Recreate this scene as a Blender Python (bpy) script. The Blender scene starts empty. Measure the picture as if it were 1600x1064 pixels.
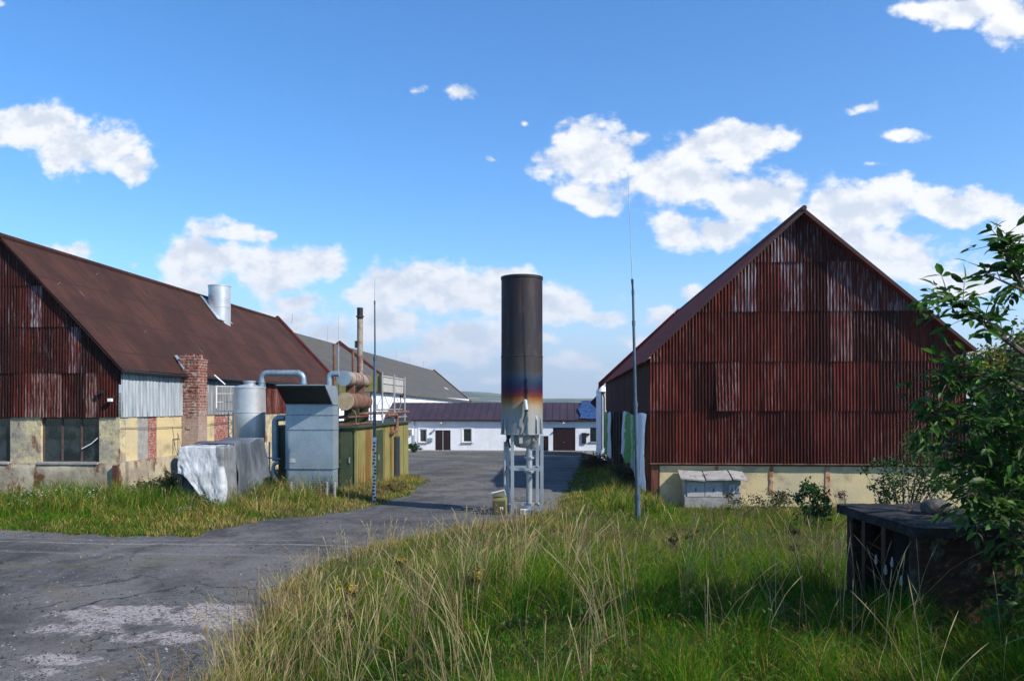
import bpy, math, random
import numpy as np
from mathutils import Vector, Matrix
R = math.radians
random.seed(7)
rng = np.random.default_rng(7)
SC = bpy.context.scene
COL = SC.collection

# ------------------------------------------------------------------ camera, sun, sky, exposure
F = 1225.0; HX = 880.0; HY = 634.0           # focal length in photo pixels, vanishing point of the yard
YAW = math.atan((HX - 800) / F)
cam = bpy.data.cameras.new('camera')
cam.sensor_width = 36.0; cam.sensor_fit = 'HORIZONTAL'
cam.lens = 36.0 * F / 1600
cam.shift_y = (HY - 532) / 1600
cam.clip_start = 0.05; cam.clip_end = 20000
co = bpy.data.objects.new('camera', cam); COL.objects.link(co)
co.rotation_euler = (R(90), 0, YAW)
SC.camera = co

SUN = Vector((0.74, -0.38, 0.66)).normalized()
sl = bpy.data.lights.new('sun', 'SUN'); sl.energy = 5.0; sl.angle = R(0.5); sl.color = (1, 0.94, 0.83)
so = bpy.data.objects.new('sun', sl); COL.objects.link(so)
so.rotation_euler = SUN.to_track_quat('Z', 'Y').to_euler()
SC.view_settings.view_transform = 'Standard'; SC.view_settings.look = 'None'
SC.view_settings.exposure = 0.55; SC.view_settings.gamma = 1.0

# pixel of the photograph (1600x1064) -> direction, point at world depth Y
FW = Vector((-math.sin(YAW), math.cos(YAW), 0)); RT = Vector((math.cos(YAW), math.sin(YAW), 0))
def D(x, y):
    return FW + RT * ((x - 800) / F) + Vector((0, 0, 1)) * ((HY - y) / F)
def P(x, y, Y):
    d = D(x, y); return d * (Y / d.y)
def PX(x, Y): return P(x, HY, Y).x
def YAT(x, X):
    d = D(x, HY); return X / (d.x / d.y)
def hit(x, y, p0, n):
    d = D(x, y); return d * (p0.dot(n) / d.dot(n))

# ------------------------------------------------------------------ node helpers
class NT:
    def __init__(s, tree): s.t = tree; s.t.nodes.clear()
    def n(s, typ, **kw):
        nd = s.t.nodes.new(typ)
        for k, v in kw.items(): setattr(nd, k, v)
        return nd
    def put(s, sock, v):
        if isinstance(v, bpy.types.NodeSocket): s.t.links.new(v, sock)
        elif v is not None:
            if isinstance(v, (tuple, list)) and len(v) == 3 and sock.type == 'RGBA': v = (*v, 1)
            sock.default_value = v
    def math(s, op, a, b=None, c=None, clamp=False):
        nd = s.n('ShaderNodeMath', operation=op, use_clamp=clamp)
        s.put(nd.inputs[0], a); s.put(nd.inputs[1], b); s.put(nd.inputs[2], c)
        return nd.outputs[0]
    def vm(s, op, a, b=None):
        nd = s.n('ShaderNodeVectorMath', operation=op)
        s.put(nd.inputs[0], a); s.put(nd.inputs[1], b)
        return nd.outputs['Value'] if op in ('LENGTH', 'DOT_PRODUCT', 'DISTANCE') else nd.outputs[0]
    def mix(s, f, a, b, mode='MIX'):
        nd = s.n('ShaderNodeMix', data_type='RGBA', blend_type=mode)
        s.put(nd.inputs[0], f); s.put(nd.inputs[6], a); s.put(nd.inputs[7], b)
        return nd.outputs[2]
    def noise(s, vec, scale, detail=4, rough=0.55, stretch=None, off=None):
        if stretch or off:
            m = s.n('ShaderNodeMapping'); s.put(m.inputs['Vector'], vec)
            if stretch: m.inputs['Scale'].default_value = stretch
            if off: m.inputs['Location'].default_value = off
            vec = m.outputs[0]
        nd = s.n('ShaderNodeTexNoise'); s.put(nd.inputs['Vector'], vec)
        nd.inputs['Scale'].default_value = scale; nd.inputs['Detail'].default_value = detail
        nd.inputs['Roughness'].default_value = rough
        return nd.outputs['Fac']
    def rng(s, v, a, b, c=0.0, d=1.0):
        nd = s.n('ShaderNodeMapRange', interpolation_type='SMOOTHSTEP')
        s.put(nd.inputs[0], v); s.put(nd.inputs[1], a); s.put(nd.inputs[2], b); s.put(nd.inputs[3], c); s.put(nd.inputs[4], d)
        return nd.outputs[0]
    def ramp(s, v, stops):
        nd = s.n('ShaderNodeValToRGB'); s.put(nd.inputs[0], v)
        e = nd.color_ramp.elements
        while len(e) < len(stops): e.new(0.5)
        for i, (p, c) in enumerate(stops): e[i].position = p; e[i].color = (*c, 1)
        return nd.outputs[0]
    def obj(s): return s.n('ShaderNodeTexCoord').outputs['Object']
    def pos(s): return s.n('ShaderNodeNewGeometry').outputs['Position']
    def attr(s, name='Col'): return s.n('ShaderNodeAttribute', attribute_name=name).outputs['Color']
    def sep(s, v):
        nd = s.n('ShaderNodeSeparateXYZ'); s.put(nd.inputs[0], v); return nd.outputs
    def bump(s, h, strength=0.3, dist=0.02, nrm=None):
        nd = s.n('ShaderNodeBump'); s.put(nd.inputs['Height'], h)
        nd.inputs['Strength'].default_value = strength; nd.inputs['Distance'].default_value = dist
        if nrm is not None: s.put(nd.inputs['Normal'], nrm)
        return nd.outputs[0]
    def out(s, col, rough=0.8, metal=0.0, nrm=None, spec=0.3, trans=0.0, alpha=None):
        b = s.n('ShaderNodeBsdfPrincipled')
        s.put(b.inputs['Base Color'], col); s.put(b.inputs['Roughness'], rough); s.put(b.inputs['Metallic'], metal)
        b.inputs['Specular IOR Level'].default_value = spec
        if nrm is not None: s.put(b.inputs['Normal'], nrm)
        if alpha is not None: s.put(b.inputs['Alpha'], alpha)
        res = b.outputs[0]
        if trans:
            t = s.n('ShaderNodeBsdfTranslucent'); s.put(t.inputs[0], col)
            m = s.n('ShaderNodeMixShader'); m.inputs[0].default_value = trans
            s.put(m.inputs[1], res); s.put(m.inputs[2], t.outputs[0]); res = m.outputs[0]
        o = s.n('ShaderNodeOutputMaterial'); s.put(o.inputs[0], res)

def newmat(name):
    m = bpy.data.materials.new(name); m.use_nodes = True
    return m, NT(m.node_tree)

def pm(name, c1, c2, scale=3, lo=.35, hi=.65, rough=.8, metal=0, bump=.2, bscale=30, stretch=None, c3=None,
       s3=1.2, lo3=.55, hi3=.7, st3=None, spec=.3, vcol=False, trans=0.0, detail=5, fine=.25):
    m, t = newmat(name); v = t.obj()
    col = t.mix(t.rng(t.noise(v, scale, detail, .6, stretch), lo, hi), c1, c2)
    if c3 is not None:
        col = t.mix(t.rng(t.noise(v, s3, 6, .65, st3, (7, 3, 5)), lo3, hi3), col, c3)
    if fine:
        g = t.rng(t.noise(v, bscale * 1.3, 3, .6, None, (1, 2, 3)), .25, .75, 1 - fine, 1 + fine)
        cg = t.n('ShaderNodeCombineColor'); [t.put(cg.inputs[i], g) for i in range(3)]
        col = t.mix(1.0, col, cg.outputs[0], 'MULTIPLY')
    if vcol: col = t.mix(1.0, col, t.attr(), 'MULTIPLY')
    nr = t.bump(t.noise(v, bscale, 4, .6), bump, .02) if bump else None
    t.out(col, rough, metal, nr, spec, trans)
    return m

# ------------------------------------------------------------------ world: Nishita sky with fair-weather clouds
W = bpy.data.worlds.new('World'); SC.world = W; W.use_nodes = True
t = NT(W.node_tree)
sky = t.n('ShaderNodeTexSky', sky_type='NISHITA'); sky.sun_disc = False
sky.sun_elevation = math.asin(SUN.z); sky.sun_rotation = math.atan2(SUN.x, SUN.y)
sky.altitude = 400; sky.air_density = 1.0; sky.dust_density = 0.0; sky.ozone_density = 3.0
dirv = t.n('ShaderNodeTexCoord').outputs['Generated']
sx, sy, sz = t.sep(dirv)
yy = t.math('MAXIMUM', sy, 0.03)
cu = t.math('DIVIDE', sx, yy); cv = t.math('DIVIDE', sz, yy)
cmb = t.n('ShaderNodeCombineXYZ'); t.put(cmb.inputs[0], cu); t.put(cmb.inputs[1], cv)
uv = cmb.outputs[0]
def cld(x, y, rx, ry, s=1.0):
    p = P(x, y, 1.0); return (p.x, p.z, rx / F, ry / F, s)
CL = [cld(30, 198, 120, 42), cld(140, 228, 90, 42), cld(205, 255, 40, 25), cld(350, 362, 62, 24, .9), cld(415, 366, 35, 14, .7),
      cld(330, 405, 85, 40), cld(430, 425, 75, 40), cld(505, 415, 50, 34), cld(300, 445, 60, 30), cld(110, 395, 90, 20, .75), cld(215, 410, 30, 18, .7),
      cld(650, 445, 75, 42), cld(590, 466, 70, 26, .9), cld(740, 462, 95, 36), cld(795, 445, 45, 35), cld(860, 478, 75, 34), cld(450, 500, 90, 22, .9),
      cld(600, 505, 70, 34, .95), cld(735, 535, 75, 36), cld(510, 520, 60, 30, .9), cld(640, 562, 90, 16, .78), cld(900, 562, 90, 20, .78), cld(1000, 535, 80, 16, .68),
      cld(930, 240, 80, 48), cld(985, 215, 40, 18, .9), cld(1150, 225, 82, 34), cld(1040, 275, 150, 46), cld(1170, 305, 95, 40), cld(910, 310, 50, 24, .9), cld(1055, 355, 48, 42, .85),
      cld(1130, 350, 90, 34, .8), cld(1350, 325, 90, 38), cld(1480, 315, 80, 28), cld(1300, 365, 100, 46, .95), cld(1390, 405, 100, 46), cld(1470, 440, 110, 30, .85),
      cld(1075, 460, 36, 22, .85), cld(1035, 500, 40, 22, .8), cld(1500, 15, 90, 30), cld(1575, 40, 48, 38), cld(660, 133, 30, 16, .75), cld(724, 140, 32, 17, .8),
      cld(772, 244, 24, 11, .75), cld(880, 192, 32, 13, .75), cld(1355, 168, 55, 12, .68), cld(1415, 213, 38, 18, .75), cld(1365, 257, 34, 9, .65), cld(815, 187, 20, 10, .6), cld(0, 10, 20, 12, .7),
      cld(470, 470, 60, 22, .9), cld(560, 548, 50, 12, .75), cld(835, 525, 55, 16, .75), cld(930, 500, 60, 20, .8), cld(1010, 575, 120, 14, .8), cld(700, 590, 300, 18, .58), cld(1000, 590, 200, 16, .58), cld(1650, 380, 120, 60), cld(-120, 250, 120, 60), cld(1850, 300, 150, 70), cld(-300, 420, 160, 60)]
wn = t.n('ShaderNodeTexNoise'); t.put(wn.inputs['Vector'], uv); wn.inputs['Scale'].default_value = 9; wn.inputs['Detail'].default_value = 5
warp = t.vm('MULTIPLY', t.vm('SUBTRACT', wn.outputs['Color'], (.5, .5, .5)), (.055, .04, 0))
wuv = t.vm('ADD', uv, warp)
fld = None
for (a, b, rx, ry, s) in CL:
    d = t.vm('MULTIPLY', t.vm('SUBTRACT', wuv, (a, b, 0)), (1 / rx, 1 / ry, 0))
    f = t.math('SUBTRACT', s, t.math('MULTIPLY', t.vm('LENGTH', d), .62))
    fld = f if fld is None else t.math('SMOOTH_MAX', fld, f, .12)
uvs = t.n('ShaderNodeMapping'); t.put(uvs.inputs[0], uv); uvs.inputs['Scale'].default_value = (1, 1.35, 1)
def cn(v, off):
    return t.noise(v, 17, 9, .60, None, off)
n1 = cn(uvs.outputs[0], (0, 0, 0)); n2 = cn(uvs.outputs[0], (-.010, -.022, 0))
nf = t.noise(uvs.outputs[0], 7, 3, .5, None, (4, 4, 0))
dens = t.math('ADD', t.math('ADD', fld, t.math('MULTIPLY', t.math('SUBTRACT', n1, .5), 1.7)), t.math('MULTIPLY', t.math('SUBTRACT', nf, .5), .35))
mask = t.rng(dens, .25, .60)
relief = t.math('MULTIPLY', t.math('SUBTRACT', n1, n2), 2.3)
body = t.rng(t.math('ADD', t.math('MULTIPLY', dens, .35), t.math('MULTIPLY', relief, -1.0)), .0, .55)
ccol = t.mix(body, (1.0, .99, .98), (.68, .73, .80))
hv = t.rng(cv, .0, .22)
ccol = t.mix(hv, t.mix(.25, ccol, (.62, .74, .88)), ccol)
mask = t.math('MULTIPLY', mask, t.rng(sy, .1, .3, .6, .96))
bg1 = t.n('ShaderNodeBackground'); bg1.inputs[1].default_value = .15
skyc = t.n('ShaderNodeHueSaturation'); skyc.inputs['Saturation'].default_value = 1.28; skyc.inputs['Value'].default_value = 1.02
t.put(skyc.inputs['Color'], sky.outputs[0]); t.put(bg1.inputs[0], t.mix(t.rng(t.math('SUBTRACT', .20, cv), 0, .2, 0, .9), t.mix(1.0, skyc.outputs[0], (.84, .93, 1.0), 'MULTIPLY'), (2.35, 2.95, 3.6)))
bg2 = t.n('ShaderNodeBackground'); t.put(bg2.inputs[0], ccol); bg2.inputs[1].default_value = .76
ms = t.n('ShaderNodeMixShader'); t.put(ms.inputs[0], mask); t.put(ms.inputs[1], bg1.outputs[0]); t.put(ms.inputs[2], bg2.outputs[0])
wo = t.n('ShaderNodeOutputWorld'); t.put(wo.inputs[0], ms.outputs[0])

# ------------------------------------------------------------------ object helpers
WL = {}                                             # world location of every object (no rotations are used while building)
def tag(o, label=None, cat=None, group=None, kind=None):
    if label: o['label'] = label
    if cat: o['category'] = cat
    if group: o['group'] = group
    if kind: o['kind'] = kind
    return o
def thing(name, label, cat, loc=(0, 0, 0), group=None):
    o = bpy.data.objects.new(name, None); COL.objects.link(o); o.location = loc; o.empty_display_size = .2
    WL[o] = Vector(loc); return tag(o, label, cat, group)

class MB:
    nosharp = False
    def __init__(s): s.v = []; s.f = []; s.sm = []; s.c = []
    def add(s, vs, fs, smooth=False, col=None):
        k = len(s.v); s.v += [tuple(p) for p in vs]; s.f += [tuple(i + k for i in f) for f in fs]; s.sm += [smooth] * len(fs)
        s.c += [col or (1, 1, 1)] * len(vs); return s
    def box(s, a, b, col=None, M=None):
        x0, y0, z0 = [min(p, q) for p, q in zip(a, b)]; x1, y1, z1 = [max(p, q) for p, q in zip(a, b)]
        vs = [(x0, y0, z0), (x1, y0, z0), (x1, y1, z0), (x0, y1, z0), (x0, y0, z1), (x1, y0, z1), (x1, y1, z1), (x0, y1, z1)]
        if M: vs = [M @ Vector(p) for p in vs]
        return s.add(vs, [(0, 3, 2, 1), (4, 5, 6, 7), (0, 1, 5, 4), (1, 2, 6, 5), (2, 3, 7, 6), (3, 0, 4, 7)], False, col)
    def prism(s, pts, ext, col=None):               # planar polygon pts (3D) extruded by vector ext
        n = len(pts); e = Vector(ext); a = [Vector(p) for p in pts]; b = [p + e for p in a]
        nr = sum(((a[i] - a[0]).cross(a[(i + 1) % n] - a[0]) for i in range(n)), Vector())
        fs = [tuple(range(n)), tuple(range(2 * n - 1, n - 1, -1))] + [(i, i + n, (i + 1) % n + n, (i + 1) % n) for i in range(n)]
        if nr.dot(e) > 0: fs = [f[::-1] for f in fs]
        return s.add(a + b, fs, False, col)
    def tube(s, pts, r, n=10, caps=True, col=None, smooth=True):
        pts = [Vector(p) for p in pts]; rr = r if isinstance(r, (list, tuple)) else [r] * len(pts)
        vs = []; up = None
        for i, p in enumerate(pts):
            d = (pts[min(i + 1, len(pts) - 1)] - pts[max(i - 1, 0)]).normalized()
            if up is None: up = d.orthogonal().normalized()
            up = (up - d * up.dot(d)).normalized(); w = d.cross(up)
            for k in range(n):
                a = 2 * math.pi * k / n; vs.append(p + (up * math.cos(a) + w * math.sin(a)) * rr[i])
        fs = [(i * n + k, i * n + (k + 1) % n, (i + 1) * n + (k + 1) % n, (i + 1) * n + k) for i in range(len(pts) - 1) for k in range(n)]
        s.add(vs, fs, smooth, col)
        if caps:
            k0 = len(s.v); s.add([vs[k] for k in range(n)] + [vs[-n + k] for k in range(n)], [tuple(range(n - 1, -1, -1)), tuple(range(n, 2 * n))], False, col)
        return s
    def bend(s, pts, r, n=10, R_=.3, **kw):         # tube with rounded corners
        pts = [Vector(p) for p in pts]; o = [pts[0]]
        for a, b, c in zip(pts, pts[1:], pts[2:]):
            d1 = (a - b).normalized(); d2 = (c - b).normalized()
            q = min(R_, (a - b).length * .49, (c - b).length * .49)
            p1 = b + d1 * q; p2 = b + d2 * q
            for k in range(7):
                u = k / 6; o.append(p1 * (1 - u) ** 2 + b * 2 * u * (1 - u) + p2 * u * u)
        o.append(pts[-1]); return s.tube(o, r, n, **kw)
    def lathe(s, c, prof, n=32, col=None, smooth=True):     # prof: (r, z) list round vertical axis at c
        c = Vector(c); vs = []
        for r, z in prof:
            for k in range(n):
                a = 2 * math.pi * k / n; vs.append((c.x + r * math.cos(a), c.y + r * math.sin(a), c.z + z))
        fs = [(i * n + k, i * n + (k + 1) % n, (i + 1) * n + (k + 1) % n, (i + 1) * n + k) for i in range(len(prof) - 1) for k in range(n)]
        return s.add(vs, fs, smooth, col)
    def sheet(s, fn, nu, nv, smooth=True, colfn=None):
        s.nosharp = True
        vs = [fn(i / nu, j / nv) for j in range(nv + 1) for i in range(nu + 1)]; k0 = len(s.v)
        fs = [(j * (nu + 1) + i, j * (nu + 1) + i + 1, (j + 1) * (nu + 1) + i + 1, (j + 1) * (nu + 1) + i) for j in range(nv) for i in range(nu)]
        s.add(vs, fs, smooth)
        if colfn: s.c[k0:] = [colfn(i / nu, j / nv) for j in range(nv + 1) for i in range(nu + 1)]
        return s
    def build(s, name, mat, parent=None, bevel=0, solid=0, vcol=False):
        off = WL[parent] if parent is not None else Vector()
        me = bpy.data.meshes.new(name)
        me.from_pydata([tuple(Vector(p) - off) for p in s.v], [], s.f)
        me.polygons.foreach_set('use_smooth', s.sm)
        if vcol:
            ca = me.color_attributes.new('Col', 'FLOAT_COLOR', 'POINT')
            ca.data.foreach_set('color', np.array([(*c, 1) for c in s.c], dtype=np.float32).ravel())
        me.materials.append(mat); me.update()
        if any(s.sm) and not s.nosharp: me.set_sharp_from_angle(angle=R(38))
        o = bpy.data.objects.new(name, me); COL.objects.link(o)
        if parent is not None: o.parent = parent
        WL[o] = Vector(off)
        if bevel:
            b = o.modifiers.new('bevel', 'BEVEL'); b.width = bevel; b.segments = 2; b.limit_method = 'ANGLE'
        if solid:
            b = o.modifiers.new('solid', 'SOLIDIFY'); b.thickness = solid
        return o
def B(name, a, b, mat, parent=None, bevel=0): return MB().box(a, b).build(name, mat, parent, bevel)

def npmesh(name, V, faces, mat, cols=None, smooth=False, parent=None):
    """V (N,3), faces (M,k) equal-size or list of such arrays"""
    fl = faces if isinstance(faces, list) else [faces]
    me = bpy.data.meshes.new(name)
    me.vertices.add(len(V)); me.vertices.foreach_set('co', np.asarray(V, np.float32).ravel())
    loops = np.concatenate([f.ravel() for f in fl]).astype(np.int32)
    tot = np.concatenate([np.full(len(f), f.shape[1]) for f in fl]).astype(np.int32)
    st = np.concatenate([[0], np.cumsum(tot)[:-1]]).astype(np.int32)
    me.loops.add(len(loops)); me.loops.foreach_set('vertex_index', loops)
    me.polygons.add(len(tot)); me.polygons.foreach_set('loop_start', st); me.polygons.foreach_set('loop_total', tot)
    me.polygons.foreach_set('use_smooth', np.full(len(tot), smooth))
    me.update(calc_edges=True)
    if cols is not None:
        ca = me.color_attributes.new('Col', 'FLOAT_COLOR', 'POINT')
        c4 = np.ones((len(V), 4), np.float32); c4[:, :3] = cols; ca.data.foreach_set('color', c4.ravel())
    me.materials.append(mat)
    o = bpy.data.objects.new(name, me); COL.objects.link(o)
    if parent is not None:
        o.parent = parent; off = WL[parent]
        V2 = np.asarray(V, np.float32) - np.array(off, np.float32); me.vertices.foreach_set('co', V2.ravel()); me.update()
        WL[o] = Vector(off)
    else: WL[o] = Vector()
    return o

# smooth value noise for numpy
def vnoise(x, y, seed=0):
    xi = np.floor(x).astype(int); yi = np.floor(y).astype(int); xf = x - xi; yf = y - yi
    xf = xf * xf * (3 - 2 * xf); yf = yf * yf * (3 - 2 * yf)
    def h(a, b):
        v = np.sin(a * 127.1 + b * 311.7 + seed * 74.7) * 43758.5453
        return v - np.floor(v)
    return (h(xi, yi) * (1 - xf) + h(xi + 1, yi) * xf) * (1 - yf) + (h(xi, yi + 1) * (1 - xf) + h(xi + 1, yi + 1) * xf) * yf
def fbm(x, y, seed=0, o=4):
    r = 0; a = .5
    for k in range(o): r = r + a * vnoise(x * 2 ** k, y * 2 ** k, seed + k); a *= .5
    return r
def ss(v, a=0., b=1.):
    u = np.clip((v - a) / (b - a), 0, 1); return u * u * (3 - 2 * u)

# ------------------------------------------------------------------ terrain
def zb(y): return np.interp(y, [-50, 18, 27, 40, 74, 150, 400, 5000], [-2.9, -2.9, -3.1, -3.4, -4.3, -5.2, -6, -6])
def sdf(px, py, poly):                              # >0 inside
    poly = np.array(poly, float); d = np.full(px.shape, 1e9); ins = np.zeros(px.shape, bool)
    for i in range(len(poly)):
        a = poly[i]; b = poly[(i + 1) % len(poly)]; e = b - a
        u = np.clip(((px - a[0]) * e[0] + (py - a[1]) * e[1]) / (e @ e), 0, 1)
        d = np.minimum(d, np.hypot(px - a[0] - u * e[0], py - a[1] - u * e[1]))
        c = ((a[1] > py) != (b[1] > py)) & (px < (b[0] - a[0]) * (py - a[1]) / (b[1] - a[1] + 1e-12) + a[0])
        ins ^= c
    return np.where(ins, d, -d)
def gh(x, y):                                       # pixel -> plane of the asphalt
    p = None
    Y = 20.0
    for _ in range(12):
        d = D(x, y); k = float(zb(Y)) / d.z; Y = d.y * k
    return (d.x * k, Y)
POLY_R = [(-2.6, -6), (-3.0, 4), (-3.7, 8.3), (-4.2, 10.9), (-4.5, 13.0), (-4.1, 15.6), (-2.7, 18.0), (-1.6, 19.6), (-.2, 22.5), (0.2, 30), (.6, 40), (1.6, 57), (3.6, 58), (3.6, 28.5), (40, 28.5), (40, -6)]
POLY_L = [gh(-300, 822), gh(0, 825), gh(110, 836), gh(300, 838), gh(420, 812), gh(540, 800), gh(600, 786), gh(640, 772), gh(665, 750), gh(652, 738), (-7.2, 38), (-14, 40), (-14, 25), (-60, 25), (-60, 18)]
def G(x, y):
    x = np.asarray(x, float); y = np.asarray(y, float)
    dR = sdf(x, y, POLY_R); dL = sdf(x, y, POLY_L)
    z = zb(y) + 1.25 * ss(dR / 3.4) * (1 - ss(y, 5.5, 16.5)) + .10 * ss(dL / 1.0) + .06 * ss(dR / .5)
    z = z - .45 * ss(x, 1.2, 4.0) * ss(y, 17, 26) * (1 - ss(y, 70, 90))
    near = (np.abs(x) < 60) & (y < 80)
    z = z + np.where(near, .07 * (fbm(x * 1.3, y * 1.3, 3) - .5) * ss(np.maximum(dR, dL), -.2, .6) + .03 * (fbm(x * .35, y * .35, 9) - .5), 0)
    r = np.hypot(x, y)
    hill = ss(r, 900, 2600) * (34 + 60 * (fbm(x / 900 + 3, y / 900, 5) - .45)) * ss(y, -500, 500) + 0
    z = z + np.where(r > 600, hill * (.62 + .75 * ss(-x, 20, 330)), 0)
    return z
def g1(x, y): return float(G(np.array([x]), np.array([y]))[0])
def lines(lo, hi, step, far_lo, far_hi, gr=1.16):
    c = list(np.arange(lo, hi + 1e-6, step)); s = step
    p = hi
    while p < far_hi: s *= gr; p += s; c.append(p)
    s = step; p = lo
    while p > far_lo: s *= gr; p -= s; c.insert(0, p)
    return np.array(c)
gx = lines(-16, 16, .2, -5000, 5000); gy = lines(0, 42, .2, -60, 5200, 1.08)
XX, YY = np.meshgrid(gx, gy); ZZ = G(XX.ravel(), YY.ravel()).reshape(XX.shape)
nx = len(gx); ny = len(gy)
ii = (np.arange(ny - 1)[:, None] * nx + np.arange(nx - 1)[None, :]).ravel()
FQ = np.stack([ii, ii + 1, ii + nx + 1, ii + nx], 1)

m_ground, t = newmat('soil_and_turf')
p = t.pos(); px_, py_, pz_ = t.sep(p)
c = t.mix(t.rng(t.noise(p, .7, 6, .6), .35, .65), (.035, .045, .014), (.075, .065, .03))
c = t.mix(t.rng(t.noise(p, 5, 5, .7), .4, .7), c, (.05, .035, .02))
far = t.mix(t.rng(t.noise(p, .004, 4, .6, (1, .6, 1)), .46, .54), (.05, .085, .03), (.17, .17, .075))
far = t.mix(t.rng(t.noise(p, .012, 4, .6, None, (50, 7, 0)), .50, .56), far, (.018, .035, .018))
c = t.mix(t.rng(t.vm('LENGTH', p), 150, 500), c, far)
t.out(c, .95, 0, t.bump(t.noise(p, 9, 5, .7), .6, .05), .1)
tag(npmesh('ground', np.stack([XX.ravel(), YY.ravel(), ZZ.ravel()], 1), FQ, m_ground, smooth=True), kind='structure')

# asphalt
m_asph, t = newmat('worn_asphalt')
p = t.pos(); px_, py_, pz_ = t.sep(p)
c = t.mix(t.rng(t.noise(p, .5, 8, .68), .40, .60), (.060, .058, .058), (.135, .130, .125))
c = t.mix(t.rng(t.noise(p, 9, 7, .75), .42, .66), c, (.045, .044, .045))
c = t.mix(t.rng(t.noise(p, 55, 3, .7), .40, .78), c, (.03, .03, .033))
c = t.mix(t.rng(t.noise(p, 90, 2, .7, None, (3, 1, 0)), .68, .78), c, (.24, .235, .23))
c = t.mix(t.math('MULTIPLY', t.rng(t.noise(p, .30, 8, .72, (1, .7, 1), (5, 2, 0)), .44, .60), .6), c, (.16, .15, .14))
c = t.mix(t.math('MULTIPLY', t.rng(t.noise(p, 1.1, 8, .74, (1, .6, 1), (15, 2, 0)), .54, .64), .6), c, (.050, .046, .044))
c = t.mix(t.math('MULTIPLY', t.rng(t.noise(p, 1.5, 7, .75, None, (1, 22, 0)), .55, .66), .6), c, (.12, .095, .065))
vo = t.n('ShaderNodeTexVoronoi', feature='DISTANCE_TO_EDGE'); vo.inputs['Scale'].default_value = .55
wp = t.n('ShaderNodeTexNoise'); wp.inputs['Scale'].default_value = 1.6; wp.inputs['Detail'].default_value = 6; t.put(wp.inputs['Vector'], p)
t.put(vo.inputs['Vector'], t.vm('ADD', p, t.vm('MULTIPLY', wp.outputs['Color'], (1.1, 1.1, 0))))
c = t.mix(t.math('MULTIPLY', t.rng(vo.outputs['Distance'], 0, .012, 1, 0), t.rng(t.noise(p, .4, 3), .45, .55)), c, (.018, .018, .018))
# pale tyre-worn stripes running across the drive
for (yc, w, am) in ((15.9, .07, .75), (14.75, .16, .3), (16.35, .10, .3)):
    dy = t.math('ABSOLUTE', t.math('SUBTRACT', t.math('ADD', py_, t.math('MULTIPLY', t.math('SUBTRACT', t.noise(p, .25, 3), .5), 1.0)), yc))
    mk = t.math('MULTIPLY', t.rng(dy, 0, w, 1, 0), t.math('MULTIPLY', t.rng(t.noise(p, 4, 5, .7), .3, .6), am))
    c = t.mix(mk, c, (.27, .26, .25))
# sandy, washed out patches
def blob(cx, cy, rx, ry):
    d = t.vm('LENGTH', t.vm('MULTIPLY', t.vm('SUBTRACT', p, (cx, cy, -2.9)), (1 / rx, 1 / ry, 0)))
    return t.rng(d, .3, 1.2, 1, 0)
sp = None
for (bx, by, rx, ry) in ((190, 958, 1.3, .75), (300, 962, 1.4, .8), (130, 985, 1.0, .45), (240, 998, 1.1, .5), (100, 1030, .8, .35), (370, 970, .9, .7), (60, 1050, .6, .25)):
    q = gh(bx, by); b_ = blob(q[0], q[1], rx, ry); sp = b_ if sp is None else t.math('MAXIMUM', sp, b_)
n_ = t.noise(p, 1.5, 9, .76, (1, .75, 1))
mk = t.rng(t.math('ADD', t.math('MULTIPLY', sp, .24), n_), .66, .74)
mk = t.math('MULTIPLY', mk, t.rng(t.noise(p, 22, 4, .7), .40, .52))
c = t.mix(mk, c, (.31, .275, .27))
# moss creeping over the surface
mo = None
for (bx, by, rx, ry) in ((60, 885, 1.7, .35), (200, 882, 1.6, .35), (280, 875, 1.2, .3), (640, 770, .6, .5), (720, 735, 3, 3), (880, 728, 2.5, 4), (760, 716, 5, 6)):
    q = gh(bx, by); b_ = blob(q[0], q[1], rx, ry); mo = b_ if mo is None else t.math('MAXIMUM', mo, b_)
mk = t.rng(t.math('ADD', t.math('MULTIPLY', mo, .35), t.noise(p, 1.7, 7, .7, (1, 1.6, 1), (9, 0, 0))), .74, .86)
c = t.mix(t.math('MULTIPLY', mk, t.rng(t.noise(p, 8, 4, .7), .4, .6, .0, .75)), c, (.085, .085, .03))
t.out(c, .85, 0, t.bump(t.noise(p, 60, 4, .7), .8, .012, t.bump(t.noise(p, 6, 4, .7), .5, .03)), .25)
ax = np.concatenate([np.arange(-45, -16, .5), np.arange(-16, 3.6, .12)]); ay = np.concatenate([np.arange(-6, 2, .5), np.arange(2, 30, .12), np.arange(30, 74.1, .4)])
AX, AY = np.meshgrid(ax, ay); fx = AX.ravel(); fy = AY.ravel()
inn = np.maximum(sdf(fx, fy, POLY_R), sdf(fx, fy, POLY_L)) + .7 * (fbm(fx * 1.6, fy * 1.6, 21) - .47)
AZ = G(fx, fy) + .006
n2x = len(ax); ii = (np.arange(len(ay) - 1)[:, None] * n2x + np.arange(n2x - 1)[None, :]).ravel()
FA = np.stack([ii, ii + 1, ii + n2x + 1, ii + n2x], 1)
keep = (inn[FA].max(1) < .10)
tag(npmesh('asphalt_yard', np.stack([fx, fy, AZ], 1), FA[keep], m_asph, smooth=True), kind='structure')

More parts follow.
